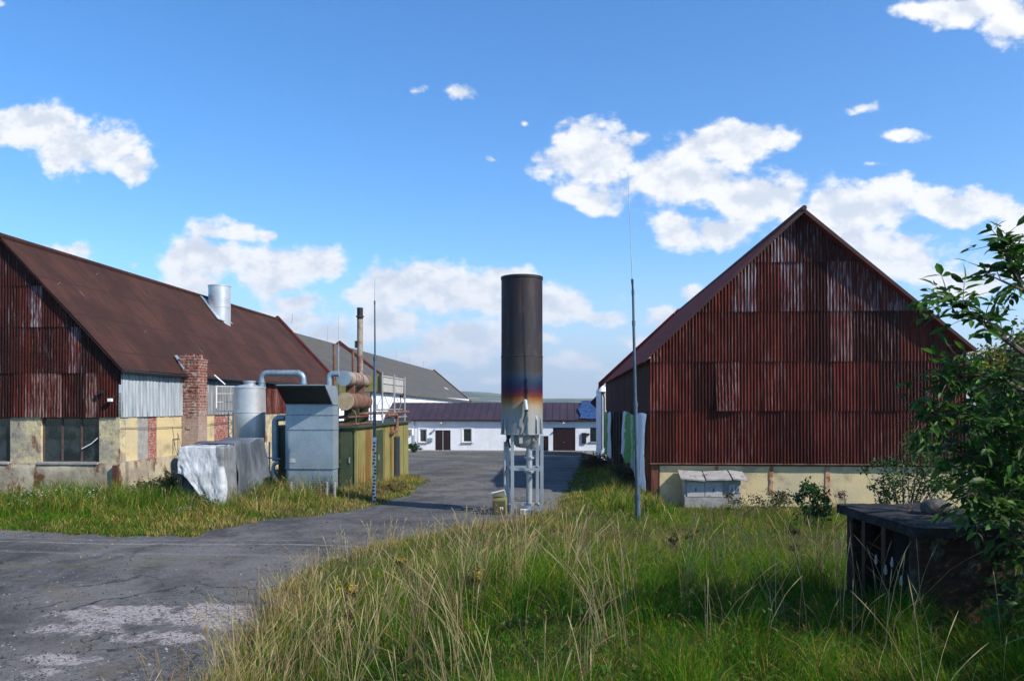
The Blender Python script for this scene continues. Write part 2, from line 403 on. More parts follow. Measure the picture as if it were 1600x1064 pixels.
# loose gravel on the asphalt in the foreground
def stones(n):
    V = []; Fc = []
    base = np.array([(1, 0, 0), (0, 1, 0), (-1, 0, 0), (0, -1, 0), (0, 0, 1)], float)
    y = 7.0 + 13 * rng.random(n) ** 3.0; x = -2.5 - (y * .78 - 2.0) * rng.random(n)
    k = np.maximum(sdf(x, y, POLY_R), sdf(x, y, POLY_L)) < .2; x = x[k]; y = y[k]; z = G(x, y); n = len(x)
    s = rng.uniform(.006, .02, n); s[rng.random(n) < .03] *= 2
    a = rng.uniform(0, 6.28, n); ca = np.cos(a); sa = np.sin(a)
    b = base[None] * rng.uniform(.6, 1.2, (n, 5, 1)) * s[:, None, None]
    xx = b[:, :, 0] * ca[:, None] - b[:, :, 1] * sa[:, None] + x[:, None]; y2 = b[:, :, 0] * sa[:, None] + b[:, :, 1] * ca[:, None] + y[:, None]
    zz = b[:, :, 2] * .8 + z[:, None] + .004
    V = np.stack([xx, y2, zz], 2).reshape(-1, 3); o = (np.arange(n) * 5)[:, None, None]
    Fc = (np.array([(0, 1, 4), (1, 2, 4), (2, 3, 4), (3, 0, 4)])[None] + o).reshape(-1, 3)
    g = .03 + .22 * rng.random(n) ** 4; col = np.repeat(np.stack([g, g * .97, g * .95], 1), 5, 0)
    return V, Fc, col
m_stone, t = newmat('loose_stone'); t.out(t.attr(), .9, 0, None, .2)
V_, F_, C_ = stones(13000)
tag(npmesh('gravel', V_, F_, m_stone, C_), kind='stuff')['label'] = 'loose grey gravel strewn over the worn asphalt'

# ------------------------------------------------------------------ materials
m_rustcorr, t = newmat('rusty_corrugated_sheet')
p = t.pos(); a = t.sep(t.attr())                    # R brightness, G bare zinc streaks, B hue
st = t.noise(p, 1.0, 6, .65, (9, 9, .55)); st2 = t.noise(p, 1.0, 5, .7, (26, 26, 1.3), (3, 1, 4))
c = t.mix(t.rng(st, .34, .66), (.034, .0050, .0030), (.112, .0195, .0115))
c = t.mix(t.rng(t.noise(p, .8, 5, .6), .4, .7), c, (.050, .0070, .0040))
c = t.mix(t.rng(t.noise(p, 14, 5, .7), .5, .8), c, (.03, .008, .007))
cg = t.n('ShaderNodeCombineColor'); [t.put(cg.inputs[i], a[0]) for i in range(3)]
c = t.mix(1.0, c, cg.outputs[0], 'MULTIPLY')
mk = t.math('ADD', t.math('ADD', t.math('MULTIPLY', a[1], .115), t.math('MULTIPLY', t.math('SUBTRACT', t.noise(p, .55, 4, .6, (1.6, 1, .8), (8, 8, 8)), .5), .30)), st2)
c = t.mix(t.math('MULTIPLY', t.rng(mk, .57, .74), t.rng(a[1], .0, .9, .32, .75)), c, t.mix(a[2], (.22, .135, .115), (.29, .31, .37)))
t.out(c, t.rng(st, .3, .7, .55, .8), .0, t.bump(t.noise(p, 40, 4, .7), .25, .01), .12)

m_roof, t = newmat('rusty_brown_roof')
p = t.obj(); q = t.sep(p)
c = t.mix(t.rng(t.noise(p, .5, 6, .6), .35, .65), (.040, .0185, .0140), (.066, .028, .020))
c = t.mix(t.rng(t.noise(p, 1.0, 6, .7, (1.2, 5, 1.2)), .45, .75), c, (.028, .018, .019))
c = t.mix(t.rng(t.noise(p, 1.0, 6, .7, (.5, 3.5, .5), (7, 0, 0)), .64, .74), c, (.135, .075, .055))
seam = t.math('PINGPONG', q[1], .45)
c = t.mix(t.math('MULTIPLY', t.rng(seam, .0, .05, 1, 0), .7), c, (.03, .015, .012))
row = t.math('PINGPONG', t.math('ADD', q[2], t.math('MULTIPLY', t.noise(p, .6, 2), .08)), .62)
c = t.mix(t.math('MULTIPLY', t.rng(row, .0, .05, 1, 0), .75), c, (.030, .015, .012))
wv = t.math('SINE', t.math('MULTIPLY', q[1], 62.0))
t.out(c, .8, 0, t.bump(wv, .25, .012, t.bump(t.noise(p, 3, 4, .6), .5, .03)), .10)

m_greyroof, t = newmat('grey_lichen_roof'); p = t.obj(); q = t.sep(p)
c = t.mix(t.rng(t.noise(p, 1.2, 6, .7, (.6, 3, .6)), .35, .65), (.055, .055, .057), (.105, .10, .095))
c = t.mix(t.rng(t.math('ADD', t.noise(p, .5, 6, .7), t.math('MULTIPLY', q[2], .012)), .60, .78), c, (.10, .085, .045))
c = t.mix(t.math('MULTIPLY', t.rng(t.math('PINGPONG', q[1], .55), 0, .08, 1, 0), .5), c, (.03, .03, .032))
c = t.mix(t.math('MULTIPLY', t.rng(t.math('PINGPONG', q[2], .55), 0, .05, 1, 0), .45), c, (.03, .03, .032))
t.out(c, .9, 0, t.bump(t.math('SINE', t.math('MULTIPLY', q[1], 30.0)), .5, .02), .15)
m_redtrim = pm('oxide_red_trim', (.30, .028, .018), (.18, .022, .015), 3, rough=.8, spec=.1)
m_parapet = pm('oxide_red_parapet', (.085, .014, .011), (.04, .010, .009), 2, rough=.8)
m_darkred = pm('dark_red_verge', (.045, .014, .012), (.025, .010, .010), 3, rough=.7)
m_brownwall = pm('dark_brown_boards', (.040, .018, .015), (.022, .012, .012), 2, stretch=(6, 6, .5), rough=.8)
m_stucco = pm('cream_stucco', (.53, .42, .225), (.44, .365, .225), 1.2, c3=(.27, .22, .14), s3=1.3, lo3=.50, hi3=.72, bump=.45, bscale=22, fine=.12)
m_stuccoold, t = newmat('weathered_stucco')
p = t.pos(); n_ = t.noise(p, 1.3, 7, .68)
c = t.mix(t.rng(n_, .42, .58), (.50, .42, .25), (.30, .265, .20))
c = t.mix(t.rng(t.noise(p, 3.3, 6, .7, None, (4, 4, 4)), .52, .68), c, (.17, .15, .12))
c = t.mix(t.rng(t.noise(p, 1.0, 6, .7, (2.2, 2.2, .9), (1, 8, 0)), .53, .66), c, (.17, .055, .025))
t.out(c, .9, 0, t.bump(t.noise(p, 7, 6, .7), .8, .04), .2)
m_plinth, t = newmat('crumbling_concrete_plinth')
p = t.pos()
c = t.mix(t.rng(t.noise(p, 1.1, 7, .68), .4, .6), (.40, .345, .25), (.25, .21, .16))
c = t.mix(t.rng(t.noise(p, 1.0, 6, .7, (1.8, 1.8, 1.0), (11, 8, 0)), .50, .62), c, (.12, .045, .022))
t.out(c, .95, 0, t.bump(t.noise(p, 5, 7, .72), .7, .04), .2)
m_paleboards, t = newmat('bleached_sheet_cladding')
p = t.pos()
c = t.mix(t.rng(t.noise(p, 1, 6, .65, (7, 7, .6)), .35, .65), (.21, .245, .27), (.36, .39, .415))
c = t.mix(t.rng(t.noise(p, 1, 6, .7, (14, 14, .7), (3, 0, 0)), .54, .68), c, (.10, .065, .055))
t.out(c, .7, 0, None, .3)
m_greyboards, t = newmat('weathered_grey_boards')
p = t.pos()
c = t.mix(t.rng(t.noise(p, 1, 6, .65, (7, 7, .6)), .35, .65), (.12, .12, .12), (.27, .28, .29))
c = t.mix(t.rng(t.noise(p, 1, 6, .7, (9, 9, .7), (3, 0, 0)), .55, .66), c, (.085, .04, .03))
t.out(c, .8, 0, None, .2)
def brickmat(name, c1, c2, mort, scale, wash=None, axis=0):
    m, t = newmat(name); p = t.pos(); q = t.sep(p)
    cb = t.n('ShaderNodeCombineXYZ'); t.put(cb.inputs[0], t.math('ADD', q[0], q[1])); t.put(cb.inputs[1], q[2])
    b = t.n('ShaderNodeTexBrick'); t.put(b.inputs['Vector'], cb.outputs[0]); 
    b.inputs['Color1'].default_value = (*c1, 1); b.inputs['Color2'].default_value = (*c2, 1); b.inputs['Mortar'].default_value = (*mort, 1)
    b.inputs['Scale'].default_value = scale; b.inputs['Mortar Size'].default_value = .022; b.inputs['Brick Width'].default_value = .5; b.inputs['Row Height'].default_value = .17
    c = t.mix(t.rng(t.noise(p, 9, 5, .7), .45, .7), b.outputs[0], (c1[0] * .35, c1[1] * .35, c1[2] * .35))
    if wash: 
        lo, hi, wc = wash
        k = t.rng(t.math('ADD', q[2], t.math('MULTIPLY', t.math('SUBTRACT', t.noise(p, 3, 6, .75), .5), 1.6)), lo, hi, .75, 0)
        c = t.mix(k, c, wc)
    c = t.mix(t.rng(t.noise(p, 6, 6, .7, None, (5, 5, 5)), .53, .64), c, (.36, .31, .28) if c1[0] > .1 else (.07, .065, .05))
    t.out(c, .9, 0, t.bump(b.outputs['Fac'], -.6, .02, t.bump(t.noise(p, 20, 5, .7), .6, .02)), .15)
    return m
m_brick = brickmat('old_red_brick', (.25, .065, .045), (.17, .045, .032), (.27, .24, .20), 1.6, (-1.1, .6, (.33, .26, .22)))
m_brick2 = brickmat('pink_brick_patch', (.36, .10, .08), (.28, .085, .07), (.28, .22, .19), 1.8)
m_brickdark = brickmat('mossy_dark_brick', (.055, .024, .016), (.034, .018, .013), (.035, .032, .026), 3.0)
m_galv, t = newmat('galvanised_sheet')
p = t.obj()
c = t.mix(t.rng(t.noise(p, 1.4, 5, .6), .35, .65), (.27, .33, .38), (.33, .39, .44))
vor = t.n('ShaderNodeTexVoronoi'); t.put(vor.inputs['Vector'], p); vor.inputs['Scale'].default_value = 28
c = t.mix(.10, c, vor.outputs['Color'], 'OVERLAY')
c = t.mix(t.rng(t.noise(p, 3, 6, .7, (1, 1, .4)), .6, .8), c, (.22, .22, .22))
t.out(c, .5, .55, None, .4)
m_steel = pm('stainless_steel', (.46, .47, .48), (.55, .55, .55), 1.2, rough=.42, metal=.55, bump=.05, bscale=4, fine=.06)
m_zinc = pm('zinc_coated_steel', (.42, .44, .46), (.33, .35, .37), 3, rough=.45, metal=.6, bump=.08, fine=.1)
m_mastblue = pm('blue_grey_mast_paint', (.085, .125, .165), (.06, .09, .12), 4, rough=.5, metal=.3, bump=.05)
m_bluepipe = pm('blue_grey_pipe', (.17, .24, .29), (.24, .31, .36), 4, rough=.45, metal=.4, bump=.05)
m_rustpipe = pm('rusty_pipe', (.125, .048, .030), (.175, .105, .075), 3, c3=(.055, .03, .025), s3=4, bump=.3)
m_silencer = pm('rusty_silencer_shell', (.17, .075, .055), (.27, .24, .19), 2.2, lo=.42, hi=.55, c3=(.08, .035, .025), s3=3, rough=.6, bump=.2, stretch=(1, 1, 1))
m_tan = pm('tan_end_plate', (.36, .31, .21), (.30, .22, .13), 3, c3=(.14, .06, .03), s3=4, lo3=.58, hi3=.68, rough=.6)
m_olive, t = newmat('faded_olive_paint')
p = t.obj()
c = t.mix(t.rng(t.noise(p, 1.5, 5, .6), .35, .65), (.175, .165, .050), (.22, .205, .075))
c = t.mix(t.rng(t.noise(p, 1, 6, .7, (3, 1.6, .22), (2, 0, 0)), .52, .66), c, (.17, .052, .014))
pw = t.pos(); qw = t.sep(pw)
for ys_, ww_ in ((YAT(575, PX(556, 27.0)), .55), (YAT(600, PX(556, 27.0)), .25), (YAT(611, PX(556, 27.0)), .3)):
    dd = t.math('ABSOLUTE', t.math('SUBTRACT', qw[1], ys_))
    k_ = t.rng(t.math('ADD', t.math('DIVIDE', dd, ww_), t.math('MULTIPLY', t.math('SUBTRACT', t.noise(pw, 1, 6, .7, (2, 4, .5)), .5), 2.4)), .15, 1.1, .85, 0)
    c = t.mix(k_, c, t.mix(t.noise(pw, 5, 4, .6), (.22, .07, .012), (.09, .03, .012)))
q = t.sep(p); c = t.mix(t.rng(t.math('SUBTRACT', t.math('MULTIPLY', t.noise(p, 2.2, 6, .7), 1.6), t.math('MULTIPLY', q[2], .8)), .75, 1.25), c, (.15, .055, .02))
t.out(c, .55, 0, t.bump(t.noise(p, 2, 3), .2, .02), .3)
m_green = pm('dark_green_paint_and_shade', (.030, .042, .020), (.045, .058, .027), 2, rough=.5, bump=.05, fine=.1)
m_white = pm('whitewashed_wall', (.72, .74, .77), (.64, .66, .70), 1.0, c3=(.5, .5, .5), s3=1.2, lo3=.62, hi3=.8, st3=(1, 1, .5), bump=.2, bscale=14, fine=.05)
m_whitepl = pm('white_plastic', (.75, .75, .74), (.68, .68, .68), 3, rough=.45, bump=.05, fine=.05)
m_farroof, t = newmat('purple_brown_seamed_roof')
p = t.obj(); q = t.sep(p)
c = t.mix(t.rng(t.noise(p, .6, 5, .6, (1, .3, 1)), .35, .65), (.030, .018, .027), (.045, .026, .036))
c = t.mix(t.math('MULTIPLY', t.rng(t.math('PINGPONG', q[0], .35), 0, .05, 1, 0), .6), c, (.03, .018, .03))
t.out(c, .6, 0, None, .4)
m_brown = pm('dark_brown_door_paint', (.016, .007, .007), (.026, .010, .009), 3, rough=.55, bump=.1)
m_black = pm('black_paint_and_shade', (.012, .012, .013), (.02, .02, .02), 3, rough=.5, bump=.05)
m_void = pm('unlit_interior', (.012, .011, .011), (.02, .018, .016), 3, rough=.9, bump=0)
m_glass, t = newmat('dark_window_glass'); p = t.pos()
t.out(t.mix(t.rng(t.noise(p, 2, 4, .6), .4, .6), (.012, .018, .018), (.035, .048, .048)), .12, 0, t.bump(t.noise(p, 1.5, 2), .05, .02), .6)
m_frame = pm('rusty_window_frame', (.07, .04, .035), (.11, .075, .06), 5)
m_rustpost = pm('rusty_iron_post', (.055, .02, .014), (.12, .04, .02), 3, stretch=(3, 3, .6))
m_rustflake = pm('flaking_rust_bar', (.24, .085, .035), (.40, .24, .14), 5, lo=.45, hi=.55, stretch=(1, 1, .8))
m_slab = pm('dark_mossy_concrete', (.018, .018, .019), (.040, .038, .038), 5, c3=(.02, .024, .012), s3=6, bump=1.0, bscale=18, spec=.1)
m_rock = pm('mossy_fieldstone', (.06, .055, .05), (.10, .10, .09), 6, bump=.8, bscale=14)
m_wood = pm('grey_weathered_wood', (.22, .21, .20), (.33, .32, .31), 4, stretch=(1, 6, 1), c3=(.18, .07, .05), s3=3, lo3=.55, hi3=.68)
m_greycab = pm('grey_cabinet_paint', (.34, .33, .315), (.41, .40, .385), 3, rough=.6, c3=(.2, .12, .09), s3=3, lo3=.64, hi3=.72)
m_conc = pm('grey_concrete', (.30, .29, .27), (.22, .21, .2), 4, bump=.4)

# ------------------------------------------------------------------ corrugated cladding with real waves
def corrug(mb, x0, x1, rows, top, Y, pitch, amp, sheetw, tint, seed=1, axis='x', lap=.02, bulge=None, crest=0):
    """waves over x0..x1 at depth Y, rows = list of (zlow, zhigh); top(x) = roofline; axis 'y' runs along Y at X=Y"""
    rr = random.Random(seed); n = max(2, int((x1 - x0) / pitch * 8)); xs = [x0 + (x1 - x0) * i / n for i in range(n + 1)]
    for ri, (za, zc) in enumerate(rows):
        sh = {}
        off = rr.uniform(0, sheetw)
        vs = []; fs = []; cs = []; idx = {}
        steps = 4
        for i, x in enumerate(xs):
            zt = min(zc + .02, top(x))
            if zt <= za + .01: continue
            k = int((x - x0 + off) // sheetw)
            if k not in sh: sh[k] = (rr.uniform(-.006, .006), tint(rr, x0 + (k + .5) * sheetw - off, (za + zc) / 2))
            ph = 2 * math.pi * (x - x0) / pitch
            for j in range(steps + 1):
                u = j / steps; z = za + (zt - za) * u
                y = amp * math.cos(ph) + sh[k][0] + lap * (1 - u)
                if bulge: y += bulge(x, z, ri)
                y += .006 * math.sin(x * 3.1 + ri * 2) + .004 * math.sin(x * 11 + z * 5)
                vs.append((x, Y - y, z) if axis == 'x' else (Y + y, x, z)); c3_ = sh[k][1]; cs.append((c3_[0], c3_[1] + crest * max(0, math.cos(ph)) ** 2, c3_[2]) if crest else c3_)
                idx[(i, j)] = len(vs) - 1
        for i in range(n):
            for j in range(steps):
                q = [idx.get(a) for a in ((i, j), (i + 1, j), (i + 1, j + 1), (i, j + 1))]
                if None not in q: fs.append(tuple(q) if axis == 'x' else tuple(q[::-1]) if False else tuple(q))
        k0 = len(mb.v); mb.add(vs, fs, True); mb.c[k0:] = cs

def verge(a, b, w, d, n, mat, name, parent, up=.1):
    pass

# ================================================================== LEFT RUSTY BARN
YN, YF = 25.0, 50.0
lc = P(187, 571, YN); lap_ = P(6, 374, YN); XL = lc.x; XA = lap_.x; ZE = lc.z; ZA = lap_.z
ZS = P(187, 652, YN).z
XLL = 2 * XA - XL
slope = (ZA - ZE) / (XL - XA)
bt = 'long barn with rusty corrugated gable and brown sheet roof at left'
barn = thing('barn', 'long barn at left with rusty brown sheet roof, windows under its gable', 'barn', (XA, (YN + YF) / 2, -3.1))
def topL(x): return ZE + (XL - abs(x - XA) - XA) * slope
# gable cladding
zr = [ZS, P(100, 583, YN).z, P(100, 511, YN).z, P(50, 447, YN).z, ZA + 1]
rows = [(zr[i], zr[i + 1]) for i in range(4)]
def tintL(rr, x, z):
    br = rr.choice([.25, .32, .4, .5, .65]); w = rr.uniform(0, .06)
    for (a, b, y0, y1, ww) in ((34, 56, 583, 652, 1.0), (58, 86, 583, 652, 1.0), (134, 157, 583, 652, 1.0), (50, 72, 440, 511, .95), (112, 132, 500, 560, .6), (10, 30, 400, 450, .4)):
        if PX(a, YN) - .05 < x < PX(b, YN) + .05 and P(a, y1, YN).z < z < P(a, y0, YN).z: w = ww; br = .8
    return (br, w, .1 if z < zr[1] else .9)
mb = MB(); corrug(mb, XLL, XL, rows, topL, YN - .04, .10, .017, .42, tintL, 5, crest=.15)
mb.build('gable_cladding', m_rustcorr, barn, vcol=True)
# walls of stucco, with openings cut by building piers
zwt = ZS; zwb = P(100, 723, YN).z; zg = -3.25
wins = [(PX(64, YN), PX(155, YN)), (PX(-90, YN), PX(16, YN)), (PX(-250, YN), PX(-160, YN))]
xe = XL
for (a, b) in wins + [(XLL - 9, XLL)]:
    B('wall_pier', (b, YN, zwb), (xe, YN + .35, zwt), m_stuccoold, barn); xe = a
def plf(u, v):
    x = XLL + (XL + .06 - XLL) * u; z = zg + (zwb - .002 - zg) * v
    return (x, YN - .10 - .05 * (fbm(np.array([x * 1.7]), np.array([z * 2.0]), 4)[0]) + (.06 if v > .97 else 0), z)
mb = MB(); mb.sheet(plf, 90, 10); mb.box((XLL, YN - .09, zg), (XL + .02, YN + .3, zwb - .004))
mb.build('plinth', m_plinth, barn)
for wi, (a, b) in enumerate(wins[:2]):
    f = MB(); yf = YN + .10
    f.box((a, yf, zwt - .05), (b, yf + .06, zwt)); f.box((a, yf, zwb), (b, yf + .06, zwb + .06))
    n = 3
    for k in range(n + 1):
        x = a + (b - a) * (k / n) ** (1.0); x = min(max(x, a + .03), b - .03)
        f.box((x - .03, yf - .003, zwb + .061), (x + .03, yf + .058, zwt - .051))
    fr = f.build('window', m_frame, barn); fr['label'] = 'dark window under the gable'
    for k in range(n):
        B('pane', (a + (b - a) * k / n + .031, yf + .02, zwb + .061), (a + (b - a) * (k + 1) / n - .031, yf + .035, zwt - .051), m_glass, fr)
    MB().box((a - .03, YN - .16, zwb - .05), (b + .03, YN + .1, zwb + .03)).build('sill', m_conc, fr, .01)
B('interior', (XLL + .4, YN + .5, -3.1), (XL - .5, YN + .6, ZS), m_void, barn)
# bent aerial stick inside the first window
MB().tube([P(128, 701, YN + .05), P(143, 693, YN + .05), P(153, 684, YN + .05)], .018, 6).build('broken_glass_edge', m_white, barn)
# side wall
def ys(x): return YAT(x, XL)
zp = P(187, 722, YN).z
y2 = ys(215); y3 = ys(232); y4 = ys(245); yc = ys(278)
MB().box((XL - .3, YN + .36, zp), (XL, y2, ZS - .002)).box((XL - .3, y4, zp), (XL, ys(300), ZS - .002)).build('side_wall_render', m_stucco, barn)
MB().box((XL - .3, y2, zp), (XL - .02, y3, ZS - .002)).build('side_wall_patch', m_conc, barn)
MB().box((XL - .3, y3, zp), (XL - .02, y4, ZS - .002)).build('brick_patch', m_brick2, barn)
MB().box((XL - .3, YN + .36, zg), (XL + .10, ys(365), zp - .003)).build('side_plinth', m_plinth, barn)
MB().box((XL - .3, ys(300), zp), (XL - .01, ys(335), ZS - .002)).build('side_wall_panel', m_stucco, barn)
MB().box((XL - .3, ys(335), zp), (XL - .015, ys(358), ZS - .002)).build('brick_patch', m_brick2, barn)
MB().box((XL - .3, ys(358), zg), (XL - .01, YF, ZS - .002)).build('side_wall_far', m_stuccoold, barn)
zed = ZE - .03
def tintP(rr, x, z): v = rr.uniform(.7, 1.1); return (v, v, v)
mb = MB(); corrug(mb, YN, ys(290), [(ZS, zed)], lambda x: zed, XL + .02, .22, .012, .3, tintP, 8, axis='y'); mb.build('side_cladding_pale', m_paleboards, barn, vcol=True)
mb = MB(); corrug(mb, ys(290), ys(414), [(ZS, zed)], lambda x: zed, XL + .02, .25, .012, .3, tintP, 9, axis='y'); mb.build('side_cladding_grey', m_greyboards, barn, vcol=True)
def tintR(rr, x, z): return (rr.uniform(.6, 1.2), rr.uniform(.2, .75), .1)
mb = MB(); corrug(mb, ys(414), YF, [(ZS, zed)], lambda x: zed, XL + .02, .16, .02, .5, tintR, 10, axis='y'); mb.build('side_cladding_rusty', m_rustcorr, barn, vcol=True)
# corner drain / rusty post
MB().box((PX(177, YN - .2), YN - .26, zg), (PX(184, YN - .2), YN - .16, P(180, 726, YN).z)).build('rusty_post', m_rustpost, barn)
# roof: two slopes with thickness, overhangs, ridge cap
ro = .18; th = .07
def slopeprism(mb, xa, za, xb, zb_, y0, y1, th):
    mb.prism([(xa, y0, za), (xb, y0, zb_), (xb, y0, zb_ - th), (xa, y0, za - th)], (0, y1 - y0, 0))
ex = XL + .22; ez = ZE - (.22) * slope + .07
def roofsheet(mb, xa, za, xb, zb_, y0, y1):
    nv = 14; nu = 60
    def fn(u, v):
        x = xa + (xb - xa) * v; z = za + (zb_ - za) * v; y = y0 + (y1 - y0) * u
        w = .05 * (fbm(np.array([y * .35]), np.array([v * 3]), 17)[0] - .5)
        return (x, y, z + w + .015)
    mb.sheet(fn, nu, nv)
mb = MB(); slopeprism(mb, XA, ZA + .05, ex, ez, YN - .22, YF, th); slopeprism(mb, XA - .001, ZA + .05, 2 * XA - ex, ez, YN - .22, YF, th)
roofsheet(mb, XA, ZA + .07, ex + .02, ez + .01, YN - .24, YF)
rf = mb.build('roof', m_roof, barn)
MB().tube([(XA, YN - .24, ZA + .09), (XA, YF, ZA + .09)], .10, 8).build('ridge_cap', m_roof, rf)
MB().tube([(ex + .03, YN - .2, ez - .04), (ex + .03, YF, ez - .04)], .05, 8).build('gutter', m_black, rf)
mb = MB(); h_ = .28
for s_ in (1, -1):
    xo = XA + s_ * (ex - XA + .1)
    mb.prism([(XA, YF, ZA + .05 + h_), (xo, YF, ez + h_ - .1), (xo, YF, ez - .35), (XA, YF, ZA - .3)], (0, .35, 0))
mb.build('parapet', m_parapet, barn)
# steel flue through the roof
n_l = Vector((slope, 0, 1)).normalized(); p_l = Vector((XL, YN, ZE + .10))
fb = hit(343, 492, p_l, n_l)
rr_ = 17 / F * fb.y; ztop = P(341, 447, fb.y).z
fl = MB().lathe((fb.x, fb.y, 0), [(rr_, fb.z - .7), (rr_, fb.z + .35), (rr_ + .012, fb.z + .36), (rr_ + .012, fb.z + .40), (rr_, fb.z + .41), (rr_, ztop - .05), (rr_ + .02, ztop - .04), (rr_ + .02, ztop), (rr_ - .02, ztop), (rr_ - .02, ztop - .6)], 40).build('flue', m_steel, rf)
fl['label'] = 'shiny wide steel flue on the roof'
q = [hit(x, y, p_l + Vector((0, 0, .05)), n_l) for x, y in ((312, 462), (326, 470), (364, 507), (340, 499))]
MB().prism(q, n_l * .03).build('flashing', m_galv, rf)
# thin sheet scraps on the roof edge and pale scratch
q = [hit(x, y, p_l + Vector((0, 0, .10)), n_l) for x, y in ((272, 556), (276, 556), (289, 574), (286, 578))]
MB().prism(q, n_l * .04).build('loose_flashing', m_galv, rf)
for (x, y) in ((90, 445), (150, 430), (225, 520)):
    q_ = hit(x, y, p_l + Vector((0, 0, .03)), n_l); MB().tube([q_, q_ + n_l * .12], .012, 5).build('roof_bolt', m_zinc, rf)
# brick chimney against the side wall
Yc = 29.2; cx0 = PX(279, Yc); cx1 = PX(310, Yc); cyb = Yc + .75; zt = P(295, 566, Yc).z
mb = MB()
mb.box((cx0, Yc, -3.2), (cx1, cyb, zt))
for k in range(2): mb.box((cx0 - .015 * (k + 1), Yc - .015 * (k + 1), zt + .07 * k), (cx1 + .015 * (k + 1), cyb + .015 * (k + 1), zt + .07 * (k + 1) - .002))
rr = random.Random(3)
for k in range(16):
    x = rr.uniform(cx0, cx1 - .2); y = rr.uniform(Yc, cyb - .1); mb.box((x, y, zt + .14), (x + .22, y + .11, zt + .14 + rr.choice([.05, .12, .18])))
for k in range(26):          # bricks standing out of the eroded face
    z = -1.2 + rr.random() * (zt + 1.1); x = cx0 + rr.random() * (cx1 - cx0 - .22); d_ = rr.uniform(.006, .03); mb.box((x, Yc - d_, z), (x + .2, Yc + .05, z + .065))
ch = mb.build('brick_chimney', m_brick, barn, .008)
# lamps with cable on the gable
for (x, y) in ((158, 612), (172, 625)):
    q_ = P(x, y, YN - .18); l_ = MB().box(q_ + Vector((-.07, -.05, -.05)), q_ + Vector((.07, .05, .05))).tube([q_, (q_.x, YN, q_.z - .03)], .012, 6).build('floodlight', m_whitepl if x > 160 else m_black, barn, .008)
MB().tube([P(172, 624, YN - .1), P(180, 622, YN - .07), P(186, 615, YN - .07)], .007, 5).build('cable', m_black, barn)
# lightning conductor wire sagging along the wall
MB().tube([(XL + .06, YN + i * 1.0, -.72 - .25 * math.sin(i / 8 * math.pi) * .3) for i in range(12)], .010, 5).build('sagging_wire', m_black, barn)

# ================================================================== GREY BARN BEYOND
XE2 = PX(600, 74.0); Y2F = YAT(733, XE2); XR2 = YAT and PX(678, Y2F); Y20 = 54.0
zr2 = P(678, 579, Y2F).z; ze0 = P(635, 617, YAT(635, XE2)).z; ze1 = P(733, 628, Y2F).z
def zeave(y): return ze0 + (ze1 - ze0) * (y - YAT(635, XE2)) / (Y2F - YAT(635, XE2))
XM2 = 2 * XR2 - XE2
barn2 = thing('barn', 'far grey-roofed barn with red parapets rising behind the rusty barn', 'barn', (XR2, 95, -4.5))
mb = MB()
def rq(y0, y1, s_):
    xo = XR2 + s_ * (XE2 - XR2 + .3)
    a = [(XR2, y0, zr2), (XR2, y1, zr2), (xo, y1, zeave(y1)), (xo, y0, zeave(y0))]
    b = [(p[0], p[1], p[2] - .12) for p in a]
    mb.add(a + b, [(0, 1, 2, 3) if s_ < 0 else (3, 2, 1, 0), (4, 5, 6, 7), (0, 4, 5, 1), (1, 5, 6, 2), (2, 6, 7, 3), (3, 7, 4, 0)])
rq(Y20, Y2F, 1); rq(Y20, Y2F, -1)
rf2 = mb.build('roof', m_greyroof, barn2)
mb = MB(); mb.box((XM2, Y20, -5.5), (XE2, Y2F, min(zeave(Y20), ze1) - .1)); mb.box((XE2 - .4, Y20, .4), (XE2 - .002, Y2F, ze1 + .5)); mb.build('wall', m_white, barn2)
mb = MB(); mb.prism([(XM2, Y20, ze1), (XE2, Y20, ze1), (XR2, Y20, zr2 - .2)], (0, .3, 0)); mb.build('gable', m_white, barn2)
for yp, hgt in ((YAT(530, XR2), .45), (Y2F, .25)):
    mb = MB(); zz = zeave(yp)
    for s_ in (1, -1):
        xo = XR2 + s_ * (XE2 - XR2 + .4)
        mb.prism([(XR2, yp, zr2 + hgt), (xo, yp, zz + hgt - .1), (xo, yp, zz - .5), (XR2, yp, zr2 - .4)], (0, .5, 0))
    mb.build('parapet', m_parapet, barn2)
for x, yt, yb in ((619.5, 548, 577), (640, 557, 580), (662, 563, 580), (512.5, 508, 532), (457, 490, 505)):
    Yr = YAT(x, XR2) if x > 460 else YF; q_ = P(x, yt, Yr); MB().tube([P(x - 1, yb, Yr), q_], .022, 5).build('lightning_rod', m_zinc, barn2)
rr = random.Random(4); n_2 = Vector(((zr2 - zeave(100)) / (XE2 - XR2), 0, 1)).normalized(); p_2 = Vector((XR2, 100, zr2 + .06))
for (x, y) in ((655, 596), (677, 602), (697, 607), (664, 590), (682, 612)):
    q_ = hit(x, y, p_2, n_2); tg = Vector((0, 1.6, 0)); sd = n_2.cross(Vector((0, 1, 0))) * .28
    MB().prism([q_ - tg - sd, q_ + tg - sd, q_ + tg + sd, q_ - tg + sd], n_2 * .04).build('patch_sheet', rr.choice([m_wood, m_parapet]), rf2)

